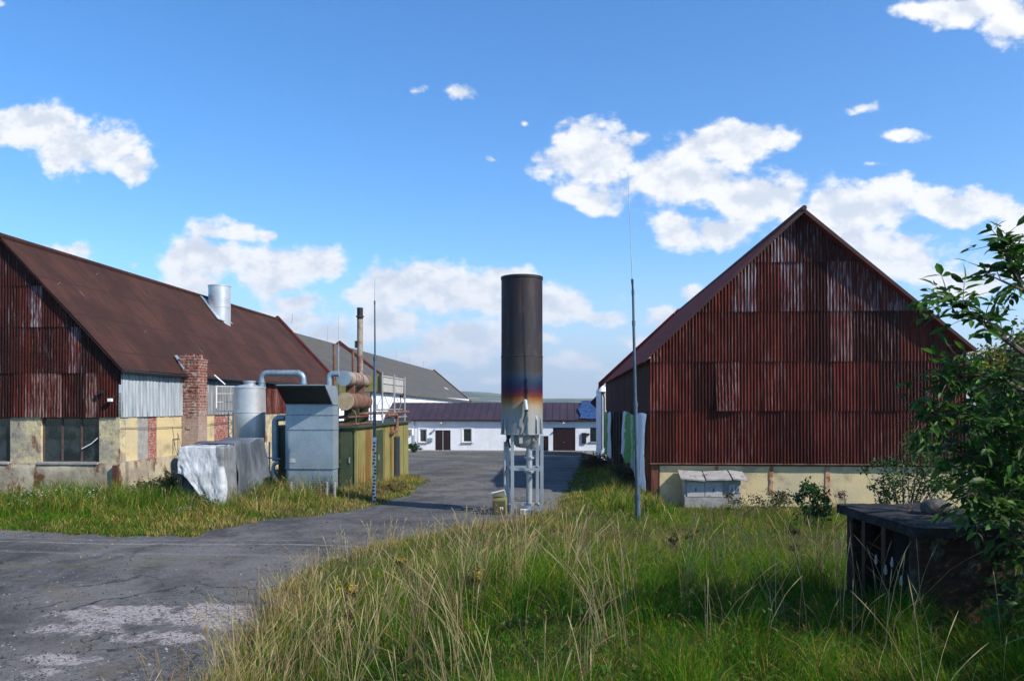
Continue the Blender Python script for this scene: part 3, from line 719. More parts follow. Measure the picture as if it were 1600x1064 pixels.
# ================================================================== FAR WHITE BUILDING
Y3 = 74.0
wb = thing('workshop', 'low white workshop with purple-brown roof closing the far end of the yard', 'building', (PX(780, Y3), Y3, -4.4))
wx0 = PX(600, Y3); wx1 = PX(946, Y3); zwb3 = -4.6; ze3 = P(780, 655, Y3).z
ops = [(655, 667, 670, 691), (680, 704, 672, 712), (723, 737, 669, 691), (848, 857, 681, 712), (864, 899, 668, 712), (922, 938, 668, 690)]
mb = MB(); xe = wx0
for (a, b, yt, yb) in ops:
    xa, xb = PX(a, Y3), PX(b, Y3); za, zc = P(a, yb, Y3).z, P(a, yt, Y3).z
    mb.box((xe, Y3, zwb3), (xa, Y3 + .4, ze3)); mb.box((xa, Y3, zc), (xb, Y3 + .4, ze3))
    if za > -4.4: mb.box((xa, Y3, zwb3), (xb, Y3 + .4, za))
    xe = xb
mb.box((xe, Y3, zwb3), (wx1, Y3 + .4, ze3)); mb.box((wx0, Y3 + 7.6, zwb3), (wx1, Y3 + 8, ze3))
mb.prism([(wx0, Y3 + .401, zwb3), (wx0, Y3 + 7.599, zwb3), (wx0, Y3 + 7.599, ze3), (wx0, Y3 + 4, ze3 + 1.3), (wx0, Y3 + .401, ze3)], (.3, 0, 0))
mb.prism([(wx1, Y3 + .401, zwb3), (wx1, Y3 + 7.599, zwb3), (wx1, Y3 + 7.599, ze3), (wx1, Y3 + 4, ze3 + 1.3), (wx1, Y3 + .401, ze3)], (-.3, 0, 0))
mb.build('wall', m_white, wb)
B('plinth_band', (wx0, Y3 - .05, zwb3), (wx1, Y3 - .002, -4.2), m_conc, wb)
zrg = P(780, 629, Y3 + 4).z
mb = MB(); ov = .3; sl3 = (zrg - ze3) / 4
mb.prism([(wx0 - .2, Y3 - ov, ze3 - ov * sl3 + .05), (wx0 - .2, Y3 + 4, zrg), (wx0 - .2, Y3 + 8.3, ze3 - .1), (wx0 - .2, Y3 + 8.3, ze3 - .2), (wx0 - .2, Y3 + 4, zrg - .12), (wx0 - .2, Y3 - ov, ze3 - ov * sl3 - .06)], (wx1 - wx0 + .3, 0, 0))
x = wx0
while x < wx1:
    mb.prism([(x, Y3 - ov, ze3 - ov * sl3 + .05), (x, Y3 + 4, zrg), (x, Y3 + 4, zrg + .05), (x, Y3 - ov, ze3 - ov * sl3 + .10)], (.05, 0, 0)); x += .7
rf3 = mb.build('roof', m_farroof, wb)
MB().tube([(wx0, Y3 - ov - .06, ze3 - .10), (wx1, Y3 - ov - .06, ze3 - .10)], .07, 8).build('gutter', m_brown, rf3)
for k, (a, b, yt, yb) in enumerate(ops):
    xa, xb = PX(a, Y3), PX(b, Y3); za, zc = P(a, yb, Y3).z, P(a, yt, Y3).z
    if yb > 700:
        za = -4.42
        dd = MB().box((xa, Y3 + .06, za), (xb, Y3 + .12, zc))
        nb = int((xb - xa) / .16)
        for j in range(nb): dd.box((xa + (xb - xa) * j / nb + .012, Y3 + .04, za), (xa + (xb - xa) * (j + 1) / nb - .012, Y3 + .0595, zc - .02))
        d_ = dd.build('gate' if b - a > 30 else 'door', m_brown, wb)
        if k == 1:
            xm = (xa + xb) / 2; B('centre_strip', (xm - .03, Y3 + .02, za), (xm + .03, Y3 + .039, zc), m_greycab, d_)
        if k in (1, 4):
            xm = xa + (xb - xa) * .46; MB().tube([(xm, Y3 + .03, za + 1.0), (xm, Y3 + -.02, za + 1.0), (xm + .12, Y3 - .02, za + 1.0)], .015, 6).build('handle', m_zinc, d_)
    else:
        f = MB(); w_ = .09
        ma = m_whitepl if k != 5 else m_black
        f.box((xa, Y3 + .02, za), (xa + w_, Y3 + .1, zc)); f.box((xb - w_, Y3 + .02, za), (xb, Y3 + .1, zc)); f.box((xa + w_, Y3 + .02, zc - w_), (xb - w_, Y3 + .1, zc)); f.box((xa + w_, Y3 + .02, za), (xb - w_, Y3 + .1, za + w_))
        if k == 5:
            for j in range(1, 5): xx = xa + (xb - xa) * j / 5; f.tube([(xx, Y3 + .05, za), (xx, Y3 + .05, zc)], .02, 5)
            for j in range(1, 5): zz = za + (zc - za) * j / 5; f.tube([(xa, Y3 + .03, zz), (xb, Y3 + .03, zz)], .02, 5)
        else:
            f.box((xa - .12, Y3 - .03, za), (xa - .001, Y3 + .02, zc + .1)); f.box((xb + .001, Y3 - .03, za), (xb + .12, Y3 + .02, zc + .1)); f.box((xa, Y3 - .03, zc + .001), (xb, Y3 + .02, zc + .1))
        fw = f.build('window', ma, wb)
        B('pane', (xa + .02, Y3 + .105, za + .02), (xb - .02, Y3 + .13, zc - .02), m_glass, fw)
        B('sill', (xa - .12, Y3 - .12, za - .08), (xb + .12, Y3 + .0, za - .002), m_conc, fw)
MB().tube([P(647, 656, Y3 - .1), P(647, 704, Y3 - .1)], .05, 8).build('downpipe', m_galv, wb)
MB().tube([P(942, 654, Y3 - .1), P(942, 702, Y3 - .1)], .06, 8).build('downpipe', m_bluepipe, wb)
q_ = P(672.5, 687, Y3 - .1); B('letterbox', q_ + Vector((-.2, -.05, -.18)), q_ + Vector((.2, .1, .18)), m_galv, wb, .02)
q_ = P(673, 677, Y3 - .1); B('number_plate', q_ + Vector((-.10, .06, -.08)), q_ + Vector((.10, .1, .08)), m_greycab, wb)
for x in (690.5, 880.5):
    q_ = P(x, 660, Y3); MB().box(q_ + Vector((-.12, -.02, -.06)), q_ + Vector((.12, 0, .06))).tube([q_, q_ + Vector((0, -.3, .08)), q_ + Vector((0, -.5, -.02))], .03, 6).lathe(q_ + Vector((0, -.5, 0)), [(.03, .02), (.16, -.08), (.14, -.09)], 12).build('wall_lamp', m_greycab, wb)
q0 = P(909, 693, Y3); q1 = P(916, 676, Y3); mb = MB().box((q0.x, Y3 - .15, q0.z), (q1.x, Y3 - .002, q1.z)); q2 = P(916, 680, Y3); mb.box((q2.x, Y3 - .13, q2.z), (q2.x + .3, Y3 - .02, q1.z - .05)); mb.build('meter_box', m_black, wb, .02)
# blue tarpaulin on its roof
m_bluetarp = pm('blue_tarpaulin', (.010, .03, .10), (.03, .08, .20), 3, c3=(.05, .035, .06), s3=2.5, lo3=.5, hi3=.62, rough=.35, bump=.8, bscale=6, spec=.5)
def tf(u, v):
    x = PX(904 + 4 * v, Y3) + (PX(943, Y3) - PX(906, Y3)) * u; y = Y3 - .36 + 4.3 * v
    z = ze3 - ov * sl3 + .05 + (y - Y3 + ov) * sl3 + .13 + .10 * fbm(np.array([x * 2.5]), np.array([y * 1.4]), 6)[0]
    return (x + .15 * math.sin(v * 9), y, z)
tag(MB().sheet(tf, 40, 30).build('tarpaulin', m_bluetarp, solid=.01), 'blue plastic tarpaulin spread over the right end of the white workshop roof', 'tarpaulin')

# white annex behind the right barn
Y4 = 62.0
an = thing('annex', 'narrow white annex wall squeezed behind the right rusty barn', 'building', (PX(946, Y4), Y4, -4.0))
MB().box((PX(939, Y4), Y4, -4.6), (PX(966, Y4), Y4 + 9, P(945, 606, Y4).z)).build('wall', m_white, an)
q_ = P(938, 607, Y4); MB().lathe((q_.x + .1, Y4 - .25, q_.z), [(.05, .25), (.30, .1), (.42, -.25), (.36, -.27)], 16).build('roof_vent', m_whitepl, an)
MB().bend([P(941, 612, Y4 - .1), P(944, 620, Y4 - .12), P(944, 700, Y4 - .12)], .055, 8).build('downpipe', m_black, an)
MB().prism([P(922, 629, Y4 + 9), P(939, 611, Y4 + 9), P(939, 645, Y4 + 9)], (0, .4, 0)).build('lean_to_verge', m_darkred, an)

# ================================================================== RIGHT RUSTY BARN
Y5, Y6 = 28.0, 57.0
rx0 = PX(1016, Y5); rx1 = PX(1508, Y5); ra = P(1250, 336, Y5); rzl = P(1016, 556, Y5).z; rzr = P(1508, 545, Y5).z; rzm = P(1250, 724, Y5).z
rb = thing('barn', 'tall barn at right with deep red corrugated gable above a cream plinth', 'barn', ((rx0 + rx1) / 2, 40, -3.4))
sL = (ra.z - rzl) / (ra.x - rx0); sR = (ra.z - rzr) / (rx1 - ra.x)
def topR(x): return rzl + (x - rx0) * sL if x < ra.x else rzr + (rx1 - x) * sR
zz = [rzm] + [P(1250, y, Y5).z for y in (642, 565, 487, 410)] + [ra.z + .5]
rows = [(zz[i], zz[i + 1]) for i in range(5)]
def tintRB(rr, x, z):
    br = rr.choice([.45, .65, .8, .95, 1.1, 1.3]); w = rr.choice([0, 0, .05, .1, .15, .3])
    for (a, b, y0, y1, ww) in ((1165, 1185, 410, 487, .65), (1225, 1250, 330, 487, .85), (1300, 1345, 487, 565, .75), (1310, 1340, 410, 487, .95), (1330, 1420, 410, 487, .6), (1120, 1150, 565, 642, .6), (1185, 1215, 565, 650, .4), (1025, 1045, 500, 565, .5), (1295, 1320, 642, 700, .5), (1255, 1275, 370, 410, .5)):
        if PX(a, Y5) - .1 < x < PX(b, Y5) + .1 and P(a, y1, Y5).z < z < P(a, y0, Y5).z: w = max(w, ww); br = 1.1
    if P(1200, 487, Y5).z < z < P(1200, 410, Y5).z and PX(1250, Y5) < x < PX(1285, Y5): br = .4
    if P(1200, 565, Y5).z < z < P(1200, 487, Y5).z and PX(1345, Y5) < x < PX(1400, Y5): br = .38
    return (br, w, .15 + .5 * (z > zz[3]))
def bulgeR(x, z, ri):
    v = 0
    for (a, b, r_, am) in ((1118, 1150, 1, .16), (1190, 1220, 1, .07), (1365, 1400, 1, .05)):
        if ri == r_ and PX(a, Y5) < x < PX(b, Y5): v += am * max(0, 1 - (z - zz[r_]) / (zz[r_ + 1] - zz[r_]) * 1.6) * (1 - ((x - PX(a, Y5)) / (PX(b, Y5) - PX(a, Y5))) * .4)
    return v
mb = MB(); corrug(mb, rx0, rx1, rows, topR, Y5 - .05, .113, .020, .80, tintRB, 15, lap=.035, bulge=bulgeR, crest=.42)
mb.build('gable_cladding', m_rustcorr, rb, vcol=True)
mb = MB(); mb.prism([(rx0 + .02, Y5 + .03, rzm - .1), (rx1 - .02, Y5 + .03, rzm - .1), (rx1 - .02, Y5 + .03, rzr - .1), (ra.x, Y5 + .03, ra.z - .15), (rx0 + .02, Y5 + .03, rzl - .1)], (0, .1, 0)); mb.build('gable_backing', m_brownwall, rb)
xp = PX(1031, Y5)
def stf(u, v):
    x = xp + (rx1 + .15 - xp) * u; z = -3.9 + (rzm + .02 + 3.9) * v
    return (x, Y5 + .06 + .02 * fbm(np.array([x * 1.5]), np.array([z * 1.5]), 2)[0], z)
MB().sheet(stf, 80, 16).box((xp, Y5 + .11, -3.9), (rx1 + .15, Y5 + .5, rzm)).build('plinth', m_stucco, rb)
B('drip_edge', (rx0 - .02, Y5 - .11, rzm - .035), (rx1 + .05, Y5 - .02, rzm - .003), m_rustpipe, rb)
B('corner_post', (PX(1018, Y5), Y5 + .02, -3.9), (PX(1029, Y5), Y5 + .3, rzm - .002), m_rustpost, rb)
for (a, b, y0, y1) in ((1117, 1122, 727, 740), (1203, 1208, 727, 770), (1290, 1297, 727, 792)):
    mb = MB(); x0_, x1_ = PX(a, Y5), PX(b, Y5); z1_, z0_ = P(a, y0, Y5).z, P(a, y1, Y5).z
    pts = []; rr = random.Random(int(a)); n = 14
    lft = [(x0_ + rr.uniform(-.03, .02), Y5 + .062, z0_ + (z1_ - z0_) * i / n) for i in range(n + 1)]; rgt = [(x1_ + rr.uniform(-.02, .03), Y5 + .062, z0_ + (z1_ - z0_) * i / n) for i in range(n, -1, -1)]
    for i in range(n): mb.prism([lft[i], rgt[n - i], rgt[n - i - 1], lft[i + 1]], (0, -.02, 0))
    mb.build('rusty_reinforcement', m_rustflake, rb)
# roof
mb = MB(); th = .06; ovx = .35
exl = PX(1004, Y5); ezl = rzl - (rx0 - exl) * sL + .08; exr = rx1 + .14; ezr = rzr - .14 * sR + .08
for (xo, zo) in ((exl, ezl), (exr, ezr)):
    mb.prism([(ra.x, Y5 - .42, ra.z + .10), (xo, Y5 - .42, zo), (xo, Y5 - .42, zo - th), (ra.x, Y5 - .42, ra.z + .10 - th)], (0, Y6 - Y5 + .4, 0))
rfr = mb.build('roof', m_redtrim, rb)
mb = MB()
for (xo, zo) in ((exl, ezl), (exr, ezr)):
    mb.prism([(ra.x, Y5 - .46, ra.z + .14), (xo, Y5 - .46, zo + .03), (xo, Y5 - .46, zo - .10), (ra.x, Y5 - .46, ra.z - .02)], (0, .038, 0))
mb.build('verge_board', m_darkred, rfr)
MB().tube([(ra.x, Y5 - .5, ra.z + .13), (ra.x, Y6, ra.z + .13)], .09, 8).build('ridge_cap', m_darkred, rfr)
mb = MB()
for (xo, zo) in ((exl - .25, ezl), (exr + .25, ezr)):
    mb.prism([(ra.x, Y6, ra.z + .34), (xo, Y6, zo + .1), (xo, Y6, zo - .4), (ra.x, Y6, ra.z - .3)], (0, .35, 0))
mb.build('parapet', m_redtrim, rb)
q_ = P(1052, 484, Y6); MB().tube([(q_.x + .3, Y6, q_.z - .8), q_], .02, 5).build('lightning_rod', m_zinc, rb)
# yard-side wall: dark boards above, door voids and posts below
def tintB(rr, x, z): v = rr.uniform(.6, 1.2); return (v, v, v)
m_bw = pm('dark_brown_sheet_wall', (.035, .014, .012), (.06, .022, .018), 2, stretch=(6, 6, .5), vcol=True)
zt_ = P(1012, 648, Y5 + .5).z
mb = MB(); corrug(mb, Y5, Y6, [(zt_, ezl + .1)], lambda x: ezl + .1, rx0 + .0, .16, -.018, .9, tintB, 33, axis='y'); mb.build('side_cladding', m_bw, rb, vcol=True)
B('side_wall', (rx0 + .05, Y5 + .31, -4.3), (rx0 + .4, Y6, zt_), m_brownwall, rb)
B('right_wall', (rx1 - .3, Y5 + .51, -4.3), (rx1 - .02, Y6, rzr - .05), m_brownwall, rb)
B('rear_wall', (rx0 + .41, Y6 - .3, -4.3), (rx1 - .31, Y6 - .02, rzl), m_brownwall, rb)
for x in (962, 966, 971, 1013):
    y = YAT(x, rx0); MB().box((rx0 - .12, y - .12, -4.2), (rx0 + .05, y + .12, zt_ - .002)).build('wall_post', m_rustpost if x > 1000 else m_brown, rb)
# tarpaulins hanging on the yard side
m_tarp, t = newmat('printed_plastic_sheet'); p = t.obj()
t.out(t.mix(t.rng(t.noise(p, 5, 5, .7), .5, .7, 0, .35), t.attr(), (.40, .52, .62)), .6, 0, t.bump(t.noise(p, 3, 4, .6), .5, .03), .15, trans=.25)
def hang(xa, xb, yt, ybot, cols, label):
    ya, yb_ = YAT(xa, rx0 - .15), YAT(xb, rx0 - .15)     # xb nearer
    zt1 = P(xb, yt, yb_).z
    sd = int(xa)
    def fn(u, v):
        y = ya + (yb_ - ya) * u; f = float(fbm(np.array([u * 7.0]), np.array([v * 1.2]), sd)[0]); g_ = float(fbm(np.array([u * 16.0]), np.array([v * 3.0]), sd + 5)[0])
        zb_ = zt1 - (ybot[0] + (ybot[1] - ybot[0]) * u) - .5 * float(fbm(np.array([u * 5.0]), np.array([0.]), sd + 2)[0])
        z = zb_ + (zt1 - zb_) * v + (.06 * math.sin(u * 9) if v == 1 else 0)
        return (rx0 - .16 - .22 * f * (1 - v * .6) - .12 * g_, y + .1 * (f - .5), z)
    def cf(u, v):
        f = float(fbm(np.array([u * 9.0]), np.array([v * 5.0]), sd + 9)[0]); w = u + (f - .5) * .18
        for (e, c) in cols:
            if w < e: return c
        return cols[-1][1]
    o = MB().sheet(fn, 46, 30, colfn=cf).build('tarpaulin', m_tarp, solid=.006, vcol=True)
    tag(o, label, 'tarpaulin', 'tarpaulins on the yard side of the right barn')
wh = (.72, .80, .88); gr = (.02, .36, .04)
hang(948, 957, 645, (2.6, 2.4), [(.55, gr), (2, wh)], 'small green and white sheet hanging at the far end of the barn wall')
hang(976, 1014, 648, (1.7, 2.45), [(.18, wh), (.42, gr), (.55, (.35, .5, .4)), (.62, gr), (2, wh)], 'torn white and green sheet hanging on barn side behind the tall mast')

# meter cupboard on the gable
Yk = 27.3; kc = thing('meter_cupboard', 'grey meter cupboard with crooked little board roof against the cream plinth', 'cupboard', (PX(1112, Yk), Yk, -3.3))
k0, k1 = PX(1070, Yk), PX(1158, Yk); kz1 = P(1112, 750, Yk).z; kz0 = P(1112, 777, Yk).z
MB().box((k0, Yk + .02, -3.95), (k1, 28.04, kz0)).build('base', m_conc, kc)
MB().box((k0, Yk + .06, kz0 + .002), (k1, 28.04, kz1)).build('body', m_wood, kc)
for (a, b, z0_, z1_) in ((1074, 1101, 753, 776), (1102, 1129, 753, 776), (1139, 1149, 757, 771), (1151, 1161, 758, 770)):
    xa, xb = PX(a, Yk), min(PX(b, Yk), k1 - .01); d_ = MB().box((xa, Yk + .03, P(a, z1_, Yk).z), (xb, Yk + .058, P(a, z0_, Yk).z)).build('door', m_greycab, kc, .006)
    xm = (xa + xb) / 2; zm = P(a, 765, Yk).z; MB().box((xm - .015, Yk + .01, zm - .06), (xm + .015, Yk + .029, zm + .06)).build('handle', m_frame, d_)
for k, (a, b) in enumerate(((1062, 1100), (1102, 1141), (1143, 1166))):
    xa, xb = PX(a, Yk), PX(b, Yk); dz = (.02, -.02, .03)[k]
    MB().prism([(xa, Yk - .22, kz1 + dz + .02), (xb, Yk - .22, kz1 - dz + .0), (xb + .03, 28.0, kz1 + .22 - dz), (xa + .03, 28.0, kz1 + .22 + dz)], (0, 0, .05)).build('roof_board', m_wood, kc)

# ================================================================== GENERATOR CONTAINER
Yg = 27.0; gxr = PX(556, Yg); gxl = PX(434, Yg); gyb = YAT(638, gxr); gz1 = P(556, 669, Yg).z
gc = thing('generator_container', 'olive green generator container streaked with rust behind the metal duct', 'container', ((gxl + gxr) / 2, (Yg + gyb) / 2, -3.15))
zf = -3.3
MB().box((gxl, Yg + .06, zf), (gxr - .06, gyb, gz1)).build('front_and_core', m_green, gc)  # darker green than the sunlit side: the front's shade is in its colour
mb = MB(); mb.box((gxr - .059, Yg + .03, zf), (gxr, gyb + .01, gz1))
y = Yg + .03
while y < gyb: mb.box((gxr, y, zf), (gxr + .035, y + .10, gz1 - .1)); y += 1.35
mb.build('side_panel', m_olive, gc)
mb = MB(); mb.box((gxl - .1, Yg - .08, gz1), (gxr + .12, gyb + .1, gz1 + .10)); mb.build('roof', m_green, gc, .01)
xd0, xd1 = PX(530, Yg), PX(541, Yg)
d_ = MB().box((xd0, Yg + .0, zf + .3), (xd1 + .2, Yg + .055, gz1 - .12)).build('door', m_green, gc, .01); MB().box((xd1 + .1, Yg - .04, -2.0), (xd1 + .14, Yg - .005, -1.8)).build('handle', m_zinc, d_)
ya, yb_ = YAT(588, gxr), YAT(597, gxr)
d_ = MB().box((gxr + .002, ya, zf + .25), (gxr + .05, yb_, gz1 - .15)).build('door', m_green, gc, .01); MB().box((gxr + .051, ya + .1, -2.1), (gxr + .09, ya + .16, -1.9)).build('handle', m_zinc, d_)
ya, yb_ = YAT(615.5, gxr), YAT(623.5, gxr); mb = MB(); zl0, zl1 = P(619, 750, 32).z, P(619, 684, 32).z
mb.box((gxr + .002, ya, zl0), (gxr + .02, yb_, zl1))
for k in range(26):
    z = zl0 + (zl1 - zl0) * (k + .3) / 26; mb.prism([(gxr + .02, ya, z), (gxr + .06, ya, z - .025), (gxr + .06, ya, z - .015), (gxr + .02, ya, z + .03)], (0, yb_ - ya, 0))
mb.build('louvre', m_black, gc)
for zz_ in (-2.7, -2.0, -1.3): B('hinge', (xd0 + .0, Yg - .015, zz_), (xd0 + .05, Yg - .001, zz_ + .12), m_frame, gc)
# roof-top cooler raised on posts
cy0, cy1 = YAT(597, gxr), YAT(632, gxr); cz1 = P(597, 586, cy0).z; cz0 = P(597, 612, cy0).z; cxl = gxr - 1.0
rc = thing('roof_cooler', 'grey radiator box on posts with cross wires above the olive container', 'cooler', (gxr - .5, (cy0 + cy1) / 2, gz1))
MB().box((cxl, cy0, cz0), (gxr - .03, cy0 + .06, cz1)).box((cxl - 1.2, cy0 + .061, cz0 - .12), (cxl, cy0 + .2, cz1 - .2)).build('end_panel', m_olive, rc)
mb = MB(); mb.box((cxl, cy0 + .061, cz0), (gxr - .04, cy1, cz1)); mb.box((gxr - .039, cy0 + .1, (cz0 + cz1) / 2), (gxr - .01, cy1, (cz0 + cz1) / 2 + .05)); mb.box((gxr - .039, cy0 + .1, cz1 - .05), (gxr - .01, cy1, cz1)); mb.build('casing', m_greycab, rc)
for px in (597.5, 616.5, 632.5):
    y = YAT(px, gxr + .03)
    for xx in (gxr + .03, cxl):
        MB().tube([(xx, y, gz1 + .1), (xx, y, cz1 + .1)], .035, 8).build('leg', m_zinc, rc)
mb = MB()
for a, b in ((cy0, (cy0 + cy1) / 2), ((cy0 + cy1) / 2, cy1)):
    mb.tube([(gxr + .03, a, gz1 + .15), (gxr + .03, b, cz0)], .012, 5).tube([(gxr + .03, b, gz1 + .15), (gxr + .03, a, cz0)], .012, 5)
    mb.tube([(cxl, a, gz1 + .15), (cxl, b, cz0)], .012, 5).tube([(cxl, b, gz1 + .15), (cxl, a, cz0)], .012, 5)
mb.build('cross_bracing', m_zinc, rc)
# rusty pipework on the roof
rp = thing('roof_pipework', 'rusty bent pipes and rails running over the container roof edge', 'pipes', (gxr, 31, gz1))
zq = P(600, 645, 31).z
MB().bend([(gxr - 1.5, YAT(577, gxr), gz1 + .3), (gxr - .1, YAT(577, gxr), zq), (gxr + .05, YAT(637, gxr), zq)], .055, 8).build('pipe_run', m_rustpipe, rp)
MB().bend([(gxr + .12, YAT(600, gxr), zq - .1), (gxr + .12, YAT(616, gxr), zq - .1), (gxr + .12, YAT(616, gxr), P(616, 673, 32).z), (gxr + .12, YAT(608, gxr), P(610, 677, 32).z)], .075, 10, R_=.25).build('elbow_pipe', m_rustpipe, rp)
MB().tube([(gxr - .1, YAT(605, gxr), zq - .22), (gxr - .1, YAT(638, gxr), zq - .22)], .04, 8).tube([(gxr - .3, YAT(600, gxr), zq + .12), (gxr - .3, YAT(638, gxr), zq + .12)], .03, 8).build('grey_rail', m_zinc, rp)
mb = MB(); y0_ = Yg + .3
mb.box((gxl + .9, y0_, gz1 + .12), (gxr - .05, y0_ + .08, gz1 + .18)).box((gxl + .9, y0_ + 3, gz1 + .12), (gxr - .05, y0_ + 3.08, gz1 + .18)).box((gxr - .12, y0_ + .081, gz1 + .12), (gxr - .05, y0_ + 2.99, gz1 + .18)); mb.build('support_frame', m_rustpipe, rp)
MB().bend([P(533, 640, 28), P(556, 640, 28), P(556, 662, 28)], .03, 6).bend([P(500, 655, 28), P(575, 650, 28.3)], .035, 6).bend([P(530, 664, 27.3), P(553, 664, 27.3), P(575, 660, 28.6)], .03, 6).build('cable_pipe', m_rustpipe, rp)
# silencers
def silencer(cx, cy, y0, y1, r, mat_end, label, shell):
    c0 = P(cx, cy, y0); o = thing('exhaust_silencer', label, 'silencer', (c0.x, c0.y, c0.z - r), 'exhaust silencers')
    a = Vector((c0.x, y0, c0.z)); b = Vector((c0.x, y1, c0.z))
    MB().tube([a + Vector((0, .03, 0)), b], r, 28).build('shell', shell, o)
    MB().tube([a, a + Vector((0, .06, 0))], r * 1.02, 28).build('end_plate', mat_end, o)
    for u in (.25, .6, .95):
        q = a.lerp(b, u); MB().tube([q, q + Vector((0, .05, 0))], r * 1.035, 28).build('band', m_rustpipe, o)
    return o, a, b
s1, a1, b1 = silencer(537, 591, 27.6, 30.6, .27, m_galv, 'upper silencer drum with blue-grey end plate on the container roof', m_silencer)
s2, a2, b2 = silencer(539, 627, 27.5, 30.3, .31, m_tan, 'lower rusty silencer drum with stained tan end plate', m_rustpipe)
for u in (.3, .8):
    q = a2.lerp(b2, u); B('saddle', (q.x - .25, q.y - .08, gz1 + .1), (q.x + .28, q.y + .08, q.z - .24), m_green, s2); q = a1.lerp(b1, u); B('saddle', (q.x - .16, q.y - .06, a2.z + .28), (q.x + .16, q.y + .06, q.z - .22), m_rustpipe, s1)
MB().bend([P(514, 615, 27.2), P(514, 584, 27.2), P(530, 584, 27.2)], .105, 14, R_=.2).build('inlet_elbow', m_bluepipe, s1)
q0 = P(562.5, 578, 30.2); q1 = P(562.5, 481, 30.2); 
es = thing('exhaust_stack', 'tall narrow exhaust pipe with dark tip rising from the silencers', 'chimney', (q0.x, q0.y, b1.z + .2))
MB().tube([(q0.x, q0.y, b1.z + .2), (q0.x, q0.y, q1.z - .45)], .115, 18).build('pipe', m_silencer, es)
MB().tube([(q0.x, q0.y, q1.z - .45), (q0.x, q0.y, q1.z)], .118, 18).build('sooty_tip', m_black, es)
MB().tube([(q0.x, q0.y, q1.z - .36), (q0.x, q0.y, q1.z - .32)], .16, 18).build('collar', m_frame, es)
MB().box((q0.x - .2, q0.y - .05, P(560, 543, 30).z), (q0.x - .11, q0.y + .05, P(560, 532, 30).z)).build('bracket', m_frame, es)
# ventilation duct with forward leaning hood
Yd = 26.3; dx0 = PX(446, Yd); dx1 = PX(521, Yd); dz0 = P(480, 772, Yd).z; dz1 = P(480, 632, Yd).z
dt = thing('ventilation_duct', 'big galvanised sheet duct with dark forward-leaning hood before the container', 'duct', ((dx0 + dx1) / 2, Yd + .3, -3.1))
dzs = [dz0, P(480, 732, Yd).z, P(480, 671, Yd).z, P(480, 648, Yd).z, dz1]
mb = MB()
for k in range(4):
    ins = (.02, 0, .0, .015)[k]; mb.box((dx0 + ins, Yd + ins, dzs[k] + .012), (dx1 - ins, Yg - .09, dzs[k + 1] - .012))
    mb.box((dx0 - .02, Yd - .02, dzs[k + 1] - .012), (dx1 + .02, Yg - .085, dzs[k + 1] + .0115))
mb.build('casing', m_galv, dt, .006)
mb = MB()
for zz_ in dzs[1:4]:
    for k in range(9): x = dx0 + .06 + (dx1 - dx0 - .12) * k / 8; mb.tube([(x, Yd - .02, zz_), (x, Yd - .034, zz_)], .012, 6)
mb.build('bolts', m_frame, dt)['kind'] = 'stuff'
MB().box((dx0 + .12, Yd - .012, dzs[1] + .2), (dx0 + .34, Yd - .001, dzs[1] + .34)).build('type_plate', m_greycab, dt)
hy = Yd - .9; hz = P(470, 604, hy).z; hxl, hxr = dx0, dx1 - .05
MB().prism([(hxl, hy, hz), (hxr, hy, hz), (hxr, Yd, dz1 + .012), (hxl, Yd, dz1 + .012)], (0, .03, .03)).build('hood_soffit', m_black, dt)  # underside coloured black to carry the hood's own shade
MB().prism([(hxl, hy, hz + .04), (hxr, hy, hz + .04), (hxr, Yd + .6, hz + .0), (hxl, Yd + .6, hz + .0)], (0, 0, .03)).prism([(hxr + .001, hy, hz + .05), (hxr + .001, Yd, dz1 + .013), (hxr + .001, Yg - .1, dz1 + .013), (hxr + .001, Yg - .1, hz - .1), (hxr + .001, Yd + .3, hz + .05)], (.03, 0, 0)).build('hood', m_galv, dt)
for px in (455, 511, 523):
    q0 = P(px, 753, 24.2); z0_ = g1(q0.x, 24.2)
    tag(MB().box((q0.x - .035, 24.18, z0_ - .1), (q0.x + .035, 24.22, q0.z)).build('fence_stake', m_wood, bevel=.01), 'low pale stake standing in the grass before the duct' , 'stake', 'pale stakes before the duct')
x0_, x1_ = PX(455, 24.2), PX(523, 24.2); mb = MB()
for k in range(9): z = -3.0 + .07 * k + .1; mb.tube([(x0_, 24.26, z), (x1_, 24.26, z)], .004, 4)
for k in range(16): x = x0_ + (x1_ - x0_) * k / 15; mb.tube([(x, 24.26, -3.0), (x, 24.26, -2.35)], .004, 4)
tag(mb.build('wire_mesh', m_zinc), 'low wire mesh strung between pale stakes in front of the duct', 'fence')
# green side bit and blue pipe between tank and duct
bp = thing('coolant_pipe', 'blue-grey bent pipe between steel tank and metal duct', 'pipe', (PX(430, 27), 27, -2.5))
MB().bend([P(445, 653, 26.9), P(430, 653, 26.9), P(430, 720, 26.9)], .11, 14, R_=.25).build('elbow', m_bluepipe, bp)
MB().bend([P(436, 722, 26.8), P(428, 724, 26.8), P(426, 740, 26.8), P(434, 752, 26.8)], .07, 10).tube([P(421, 690, 26.9), P(421, 770, 26.9)], .03, 8).tube([P(418, 715, 26.8), P(438, 717, 26.8)], .025, 8).build('valve_pipes', m_galv, bp)

